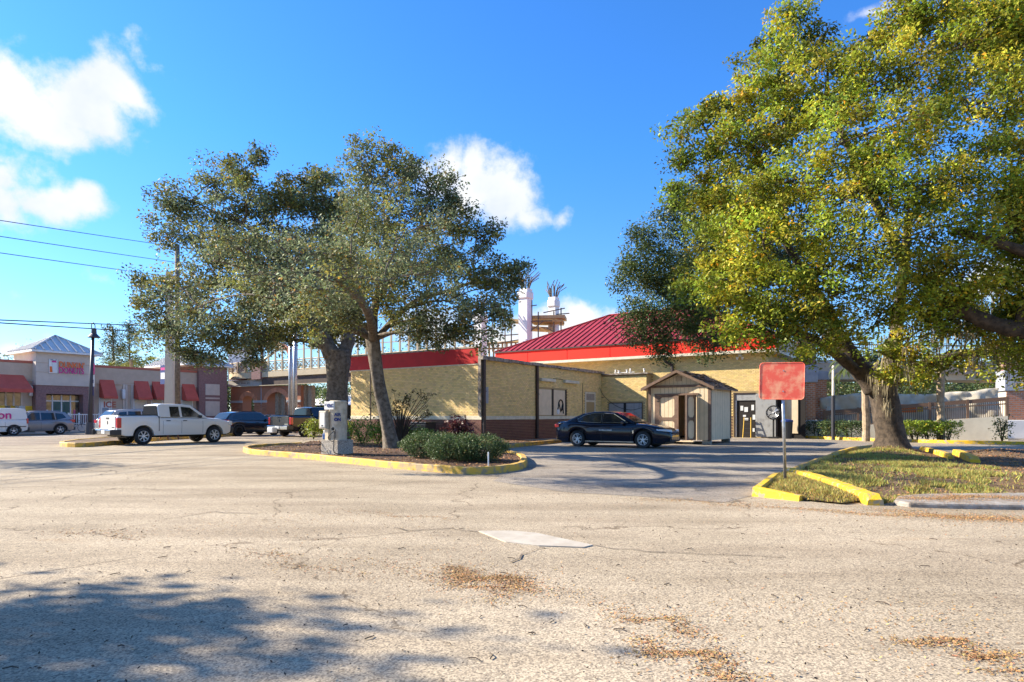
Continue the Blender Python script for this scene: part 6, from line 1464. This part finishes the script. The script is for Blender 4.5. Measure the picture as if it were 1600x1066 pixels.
def tint_yel(bi, q, c, r):
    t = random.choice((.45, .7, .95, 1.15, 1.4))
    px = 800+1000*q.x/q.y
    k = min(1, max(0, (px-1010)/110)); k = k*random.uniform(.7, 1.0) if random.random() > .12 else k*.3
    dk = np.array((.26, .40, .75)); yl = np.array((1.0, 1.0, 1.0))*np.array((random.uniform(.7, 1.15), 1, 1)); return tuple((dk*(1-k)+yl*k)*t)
yc = 23.6
oak('oak_tree', 'huge yellow green oak hung with moss on the grass bank',
    [(V(1396, yc), yc, .05), TP_(1394, 685, yc), TP_(1388, 660, yc), TP_(1383, 630, yc), TP_(1376, 605, yc), TP_(1372, 592, yc)], [.68, .52, .46, .45, .48, .50],
    [([TP_(1368, 608, yc), TP_(1345, 578, yc), TP_(1322, 545, yc), TP_(1308, 520, yc), TP_(1290, 480, yc-.5), TP_(1250, 420, yc-1)], .40, .14),
     ([TP_(1350, 590, yc), TP_(1315, 560, yc-.4), TP_(1285, 538, yc-.8), TP_(1250, 520, yc-1.2), TP_(1190, 500, yc-1.5)], .24, .08),
     ([TP_(1385, 605, yc), TP_(1392, 570, yc+.3), TP_(1400, 520, yc+.5), TP_(1410, 440, yc), TP_(1420, 340, yc)], .34, .12),
     ([TP_(1390, 600, yc), TP_(1430, 575, yc-.5), TP_(1480, 560, yc-.8), TP_(1550, 545, yc-1), TP_(1620, 500, yc-1)], .24, .10),
     ([TP_(1300, 500, yc-.3), TP_(1240, 400, yc-1), TP_(1180, 300, yc-1), TP_(1120, 240, yc-1)], .16, .06),
     ([TP_(1415, 420, yc), TP_(1360, 300, yc-1), TP_(1300, 180, yc-1), TP_(1240, 90, yc-1)], .18, .06)],
    [B(*q) for q in ((1065,210,26,21),(1090,185,30,22),(1062,245,20,21),(1120,215,38,21),(1110,260,34,21),(1140,165,34,22),(1180,120,38,21),(1200,75,34,22),(1235,45,30,22),(1232,20,22,22),(1190,170,44,21),(1250,110,44,21),(1275,70,30,22),(1300,90,34,21),
     (1160,235,46,20),(1220,200,56,20),(1290,150,56,20),(1180,300,50,19),(1110,310,34,21),(1080,330,30,23),(1060,310,20,22),(1250,280,60,18.5),(1320,220,64,18),(1370,130,56,19),(1350,70,34,21),(1400,60,40,20),(1440,100,60,18.5),(1480,40,50,19),(1530,70,60,18),(1590,40,60,18),
     (1400,200,64,17.5),(1470,180,60,18),(1540,160,64,17.5),(1600,140,60,17.5),(1340,300,60,17.5),(1420,290,64,17),(1500,270,64,17),(1580,250,64,17),(1650,200,80,18),(1650,330,80,18),
     (1130,370,50,20),(1190,370,54,18.5),(1260,360,60,18),(1340,380,60,17),(1420,370,60,17),(1500,350,60,17),(1580,350,56,17.5),(1150,440,46,19),(1210,440,50,18.5),(1280,440,54,18),(1350,450,44,17.5),(1430,450,44,18),(1500,430,48,18),
     (1170,500,34,19.5),(1140,520,20,20),(1215,505,34,19),(1270,500,38,18.5),(1380,500,34,19),(1450,510,34,20),(1400,550,24,21),(1520,500,30,21),(1430,560,26,21),(1570,440,34,19),(1590,520,34,21),(1480,560,26,21),(1540,560,28,22),(1600,580,24,22),(1300,480,28,19),(1290,540,16,20),(1390,590,14,21.5),(1440,590,14,22),(1120,480,36,20),(1180,480,40,19),(1240,525,34,19),(1200,535,22,19.5),(1310,500,36,19),(1340,530,24,20),(1260,548,16,19.5),(1100,440,40,21),(1420,500,40,19),(1480,500,40,19.5),(1500,450,50,18),(1560,500,36,19),(1130,330,44,21),(1240,180,50,21),(1150,400,44,20),(1220,330,50,20),(1300,400,50,19),(1380,250,50,19),(1460,300,50,19),(1330,150,40,20),(1560,15,60,18),(1640,60,80,18),(1480,0,50,18.5),(1420,15,40,19),(1650,0,80,18))],
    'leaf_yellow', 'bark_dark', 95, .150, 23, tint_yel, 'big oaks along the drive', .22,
    moss=[(*TP_(a, b_, y), r, n) for a, b_, y, r, n in ((1500,510,21,1.0,50),(1540,490,21,1.0,60),(1580,530,21,.9,50),(1450,530,21,.9,26),(1400,555,21,.6,18),(1378,585,22.6,.35,22),(1300,520,22,.6,16),(1385,630,22.9,.25,8),(1240,450,20,.8,20),(1490,470,20,1,50))])
ye = 33
oak('oak_tree', 'darker green oak behind the big one over the red roof',
    [(V(1388, ye), ye, 0), TP_(1388, 640, ye), TP_(1375, 590, ye), TP_(1340, 560, ye)], [.36, .30, .28, .26],
    [([TP_(1342, 561, ye), TP_(1250, 520, ye-1), TP_(1180, 480, ye-2), TP_(1100, 470, ye-3)], .22, .08), ([TP_(1342, 561, ye), TP_(1280, 480, ye), TP_(1200, 380, ye-1), TP_(1120, 330, ye-1)], .22, .08)],
    [B(*q) for q in ((1000,370,18,29),(1020,392,32,29),(985,415,20,29),(1060,345,30,30),(1075,310,30,30),(1000,440,34,29),(1045,430,42,30),(985,490,24,28),(1015,500,34,28),(1060,480,40,29),(1040,530,18,28),(1100,400,50,31),(1110,470,46,30),(1090,515,32,29),(1110,545,20,28.5),(1140,540,22,29),(1160,440,50,31),(1000,525,14,28),(1038,550,10,28),(1150,330,50,32),(1220,400,50,33),(1230,500,40,32))],
    'leaf_green', 'bark_dark', 150, .145, 19, lambda bi, q, c, r: (random.uniform(.8, 1.5),)*3, 'big oaks along the drive', .34)
# tree at the right whose limb comes into the picture
yd = 17.5
oak('oak_tree', 'oak at the right edge whose heavy limb reaches in over the drive',
    [(18.5, yd, 0), (18.3, yd, 1.5), (18.0, yd, 3.0), (17.6, yd, 4.2)], [.6, .5, .48, .45],
    [([(17.6, yd, 4.2), (16.5, yd+.3, 4.6), TP_(1660, 520, yd+.6), TP_(1590, 515, yd+.8), TP_(1530, 498, yd+1), TP_(1455, 456, yd+1.3)], .34, .17), ([(17.6, yd, 4.2), (16.8, yd, 6.0), TP_(1640, 400, yd), TP_(1560, 380, yd), TP_(1490, 360, yd)], .26, .08)],
    [B(*q) for q in ((1660,450,90,18),(1700,300,100,18),(1620,420,40,18),(1610,300,50,17),(1640,540,60,19),(1600,470,30,19),(1480,420,26,18.6),(1440,430,24,19))],
    'leaf_yellow', 'bark_dark', 120, .118, 26, lambda bi, q, c, r: tuple(np.array((.8, .9, .9))*random.uniform(.6, 1.2)), 'big oaks along the drive', .3)
# trees outside the left edge; their shade lies across the near asphalt and the lot
def plain_oak(lab, x, y, hgt, rad, seed, leafmat='leaf_grey', per=40, size=.16, K=14, group=None, nb=14, sig=.4, zlo=.45, tint=1.0, bark='bark_grey', nm='oak_tree'):
    random.seed(seed); bl = []
    for k in range(nb):
        a = random.uniform(0, 2*PI); rr = rad*math.sqrt(random.random())*.85; z = hgt*(zlo+(1-zlo-.12)*random.random()); q = rad*random.uniform(.22, .42); bl.append((x+rr*math.cos(a), y+rr*math.sin(a), z, q))
    f = [([(x, y, hgt*.28), (x+rad*.25*math.cos(a), y+rad*.25*math.sin(a), hgt*.45), (x+rad*.5*math.cos(a), y+rad*.5*math.sin(a), hgt*.62)], hgt*.017, hgt*.006) for a in (.4, 2.4, 4.4)]
    return oak(nm, lab, [(x, y, 0), (x+.1, y, hgt*.15), (x, y, hgt*.29)], [hgt*.035, hgt*.026, hgt*.025], f, bl, leafmat, bark, per, size, K, lambda bi, q, c, r: (random.uniform(.75, 1.3)*tint,)*3, group, sig, twigs=False)
plain_oak('oak outside the left edge shading the near asphalt', -14.1, 6.0, 7.4, 2.3, 11, nb=20, K=16, per=60)
plain_oak('second oak outside the left edge shading the lot corner', -25.2, 20.4, 8.3, 2.4, 5, nb=8, K=22, per=60)

# distant trees
random.seed(21)
far = [(8,112,548,40,'leaf_green'),(60,118,540,46,'leaf_green'),(115,120,548,40,'leaf_green'),(150,95,580,22,'leaf_green'),(185,115,560,26,'leaf_green'),(215,110,558,34,'leaf_green'),(255,105,548,40,'leaf_green'),(-60,110,545,50,'leaf_green'),
       (300,120,545,40,'leaf_green'),(345,115,545,30,'leaf_green'),(395,120,600,30,'leaf_green'),(430,112,575,36,'leaf_green'),(480,100,565,34,'leaf_green'),(520,95,600,40,'leaf_green'),(560,110,560,46,'leaf_green'),(620,110,545,50,'leaf_green'),(690,115,548,44,'leaf_green')]
for i, (px, Y, pt, rp, m_) in enumerate(far):
    h_ = H(pt, Y); 
    plain_oak(('distant broadleaf tree above the shop parapet' if px < 350 else 'distant broadleaf tree seen between the footbridge posts'), V(px, Y), Y, h_, rp/1000*Y, 100+i, m_, 34, .42, 2.2, 'trees behind the shops', 10, .9, .35, random.uniform(.7, 1.3), 'bark_dark', 'broadleaf_tree')
for i, (px, Y, pt) in enumerate(((1330, 62, 590), (1400, 60, 560), (1460, 64, 590), (1530, 60, 585), (1600, 62, 570), (1680, 60, 560), (1290, 66, 570), (1240, 70, 560))):
    plain_oak(('distant oak seen under the walkway beside the restaurant' if px < 1340 else 'distant oak seen above the white tarpaulin beyond the walkway'), V(px, Y), Y, max(6.5, H(pt, Y)), 4.2, 200+i, 'leaf_green', 34, .26, 3.5, 'trees beyond the walkway', 10, .6, .3, random.uniform(.6, 1.4), 'bark_dark', 'broadleaf_tree')
# thin pines against the sky
for i, (px, Y, pt, r_, lab) in enumerate(((176, 92, 512, 20, 'tall thin pine with sparse crown behind the shops'), (201, 96, 505, 17, 'second thin pine beside the first behind the shops'), (655, 98, 495, 16, 'thin pine seen past the footbridge posts'))):
    x = V(px, Y); T = empty('pine_tree', (x, Y, 0), 0, lab, 'pine', 'thin pines'); zt = H(pt, Y); part(MB().tube([(0, 0, 0), (.2, 0, zt*.5), (0, 0, zt)], [.22, .17, .06], 8), 'trunk', 'bark_grey', T)
    cs = []; b = MB()
    for k in range(26):
        z = zt*(.62+.38*k/26); a = random.uniform(0, 2*PI); l = r_/1000*Y*(1.15-.7*k/26)*random.uniform(.5, 1); e = Vector((l*math.cos(a), l*math.sin(a), z+.3)); b.tube([(0, 0, z), e], [.05, .02], 4); cs.append(tuple(e)); cs.append(tuple(e*.75+Vector((0, 0, z*.25))))
    b.build('branches', 'bark_grey', T); leaves_obj(T, 'leaf_green', cs, .45, 40, .34, np.ones((len(cs), 3)), asp=.3)
# sabal palms over the shop roof
for i, (px, Y, pt, lab) in enumerate(((168, 84, 572, 'left sabal palm peeking over the shop parapet'), (205, 82, 556, 'bushy golden sabal palm above the shop parapet'), (238, 84, 565, 'right sabal palm above the shop parapet'))):
    x = V(px, Y); z = H(pt+6, Y); T = empty('sabal_palm', (x, Y, 0), 0, lab, 'palm', 'palms behind the shops'); part(MB().tube([(0, 0, 0), (0, 0, z)], [.22, .19], 8), 'trunk', 'pole_tan', T); b = MB()
    for k in range(40):
        a = k*2.4; el = random.uniform(-.7, 1.2); c = Vector((math.cos(a)*math.cos(el), math.sin(a)*math.cos(el), math.sin(el))); s_ = c.cross(Vector((0, 0, 1))).normalized(); o_ = Vector((0, 0, z))
        for j in range(9):
            an = (j-4)*.28; d_ = (c*math.cos(an)+s_*math.sin(an)); e = o_+c*1.0+d_*1.1-Vector((0, 0, .35)); q_ = s_*.05; t = random.uniform(1, 2.6); b.add([o_+c*.9-q_, o_+c*.9+q_, e], [(0,1,2)], (t*1.3, t, t*.5))
    part(b, 'crown', 'leaf_green', T, tints=True)
def treeline(name, lab, x0, x1, Y, h0, h1, n, seed):
    random.seed(seed); cs = []; tn = []
    for k in range(n):
        x = random.uniform(x0, x1); y = Y+random.uniform(-6, 6); h_ = (h0+h1)/2+(h1-h0)/2*math.sin(x*.11+seed)+random.uniform(-.6, .6); z = random.uniform(.2, 1)*h_; cs.append((x, y, z)); t = random.uniform(.6, 1.3); tn.append((t, t, t))
    o = leaves_obj(None, 'leaf_green', cs, 1.1, 16, .9, np.array(tn), name=name); tag(o, lab, 'treeline', kind='stuff'); return o
treeline('treeline', 'far dark green treeline closing the street behind the shops', -150, 60, 150, 6, 9, 2600, 2)
treeline('treeline', 'far dark treeline beyond the walkway on the right', 20, 130, 90, 5, 8, 1800, 5)

# ---------------------------------------------------------------- shrubs
def shrub(name, lab, x, y, z0, rx, ry, h_, mat, n, size, tint=(1, 1, 1), stems=6, group=None, cat='shrub', surf=.55, rz=0):
    T = empty(name, (x, y, z0), rz, lab, cat, group); b = MB(); cs = []; tn = []
    for k in range(n):
        d = Vector(RNG.normal(0, 1, 3)); d.normalize(); q = surf+(1-surf)*random.random(); 
        w = 1+.10*math.sin(d.x*7+x)+.08*math.sin(d.y*9+y)
        p = Vector((d.x*rx*q*w, d.y*ry*q*w, h_*.52+d.z*h_*.5*q*w)); p.z = max(.04, p.z); cs.append(tuple(p)); t = random.uniform(.7, 1.3); tn.append((t*tint[0], t*tint[1], t*tint[2]))
    for k in range(stems):
        a = random.uniform(0, 2*PI); b.tube([(0, 0, 0), (rx*.3*math.cos(a), ry*.3*math.sin(a), h_*.4), (rx*.65*math.cos(a), ry*.65*math.sin(a), h_*.8)], [.025, .018, .008], 5)
    b.build('stems', 'twig', T); leaves_obj(T, mat, cs, .05+size*.4, 5, size, np.array(tn), name='foliage'); return T
for px, py, rx, ry, h_, lab in ((664, 724, .88, .75, .72, 'leftmost clipped green shrub on the island tip'), (704, 729, .85, .7, .70, 'middle clipped green shrub on the island tip'), (748, 730, .80, .65, .68, 'rightmost clipped green shrub on the island tip')):
    p = G(px, py); shrub('boxwood_shrub', lab, p.x, p.y+.75, .12, rx, ry, h_, 'leaf_box', 1700, .05, group='clipped shrubs on the island', surf=.8)
for px, py, rx, h_, lab in ((563, 700, .75, 1.25, 'yellow green leafy shrub left of the slender oak trunk'), (487, 690, .6, 1.2, 'lime shrub left of the vacuum machine'), (588, 698, .5, 1.0, 'small lime shrub touching the slender oak trunk'), (633, 698, .45, .8, 'small lime shrub right of the slender oak trunk'), (660, 697, .55, .75, 'lime shrub rising behind the clipped row'), (540, 692, .45, 1.0, 'yellow shrub directly right of the vacuum machine')):
    p = G(px, py); shrub('lime_shrub', lab, p.x, p.y+.3, .1, rx, rx*.8, h_, 'leaf_lime', 240, .085, (random.uniform(.6, 1), 1, 1), group='lime shrubs on the island', surf=.3)
# open twiggy shrub, wine-leaved plant
p = G(619, 700); T = empty('open_shrub', (p.x, p.y+1.0, .1), 0, 'open branching shrub with reddish green leaf clusters by the facade', 'shrub'); b = MB(); cs = []; tn = []
for k in range(34):
    a = random.uniform(0, 2*PI); l = random.uniform(.5, 1.45); zz = random.uniform(1.0, 2.3); e = Vector((l*math.cos(a), l*.5*math.sin(a), zz)); m_ = Vector((e.x*.35, e.y*.35, zz*.55)); b.tube([(0, 0, 0), m_, e], [.04, .02, .008], 5)
    for j in range(3): cs.append(tuple(e+Vector(RNG.normal(0, .10, 3)))); t = random.uniform(.5, 1.2); tn.append((t*1.8, t, t*.7))
b.build('stems', 'twig', T); leaves_obj(T, 'leaf_green', cs, .08, 9, .10, np.array(tn), name='foliage')
p = G(712, 697); shrub('wine_plant', 'dark wine coloured plant against the brown brick base', p.x, p.y+1.2, .1, .75, .5, 1.25, 'leaf_wine', 150, .16, (1, 1, 1), cat='plant', surf=.2)
# hedge before the ramp: individual clipped bushes
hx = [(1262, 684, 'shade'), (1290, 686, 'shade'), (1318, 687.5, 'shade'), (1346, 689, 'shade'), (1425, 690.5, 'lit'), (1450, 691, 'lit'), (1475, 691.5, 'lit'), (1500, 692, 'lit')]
for i, (px, py, k_) in enumerate(hx):
    p = G(px, py); lab = 'dark hedge bush left of the big oak trunk under the fence' if k_ == 'shade' else 'yellow hedge bush with painted sunlit top right of the big oak trunk'
    lab = ['dark hedge bush touching the narrower brick pillar', 'dark hedge bush behind the slim two-tone post', 'dark hedge bush between the slim post and the left palm trunk', 'dark hedge bush under the left palm trunk', 'hedge bush partly hidden just right of the big oak trunk', 'yellow hedge bush with painted sunlit top left of the right palm trunk', 'yellow hedge bush with painted sunlit top at the foot of the right palm trunk', 'last hedge bush with painted sunlit top where the tan ramp wall begins'][i]
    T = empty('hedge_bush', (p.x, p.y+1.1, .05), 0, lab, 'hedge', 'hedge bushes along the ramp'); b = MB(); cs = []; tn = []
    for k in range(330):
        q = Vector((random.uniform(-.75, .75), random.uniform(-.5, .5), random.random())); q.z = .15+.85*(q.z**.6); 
        top_ = q.z > .82; cs.append(tuple(q*1.0)); t = random.uniform(.6, 1.3); tn.append((t*3.6, t*3.0, t*1.0) if (k_ == 'lit' and q.z > .35) else (t, t, t))  # sunlight on the upper leaves of 'lit' bushes is put into the tint
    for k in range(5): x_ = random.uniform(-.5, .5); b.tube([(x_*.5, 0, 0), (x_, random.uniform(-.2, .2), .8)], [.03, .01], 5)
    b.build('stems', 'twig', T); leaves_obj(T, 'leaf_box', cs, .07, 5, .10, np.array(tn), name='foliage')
p = G(1586, 694); shrub('sapling', 'small leafy sapling against the right pillar base', p.x, p.y+.8, .05, .55, .5, 1.4, 'leaf_green', 90, .11, (1.2, 1.2, 1), surf=.2)
p = G(1236, 685)
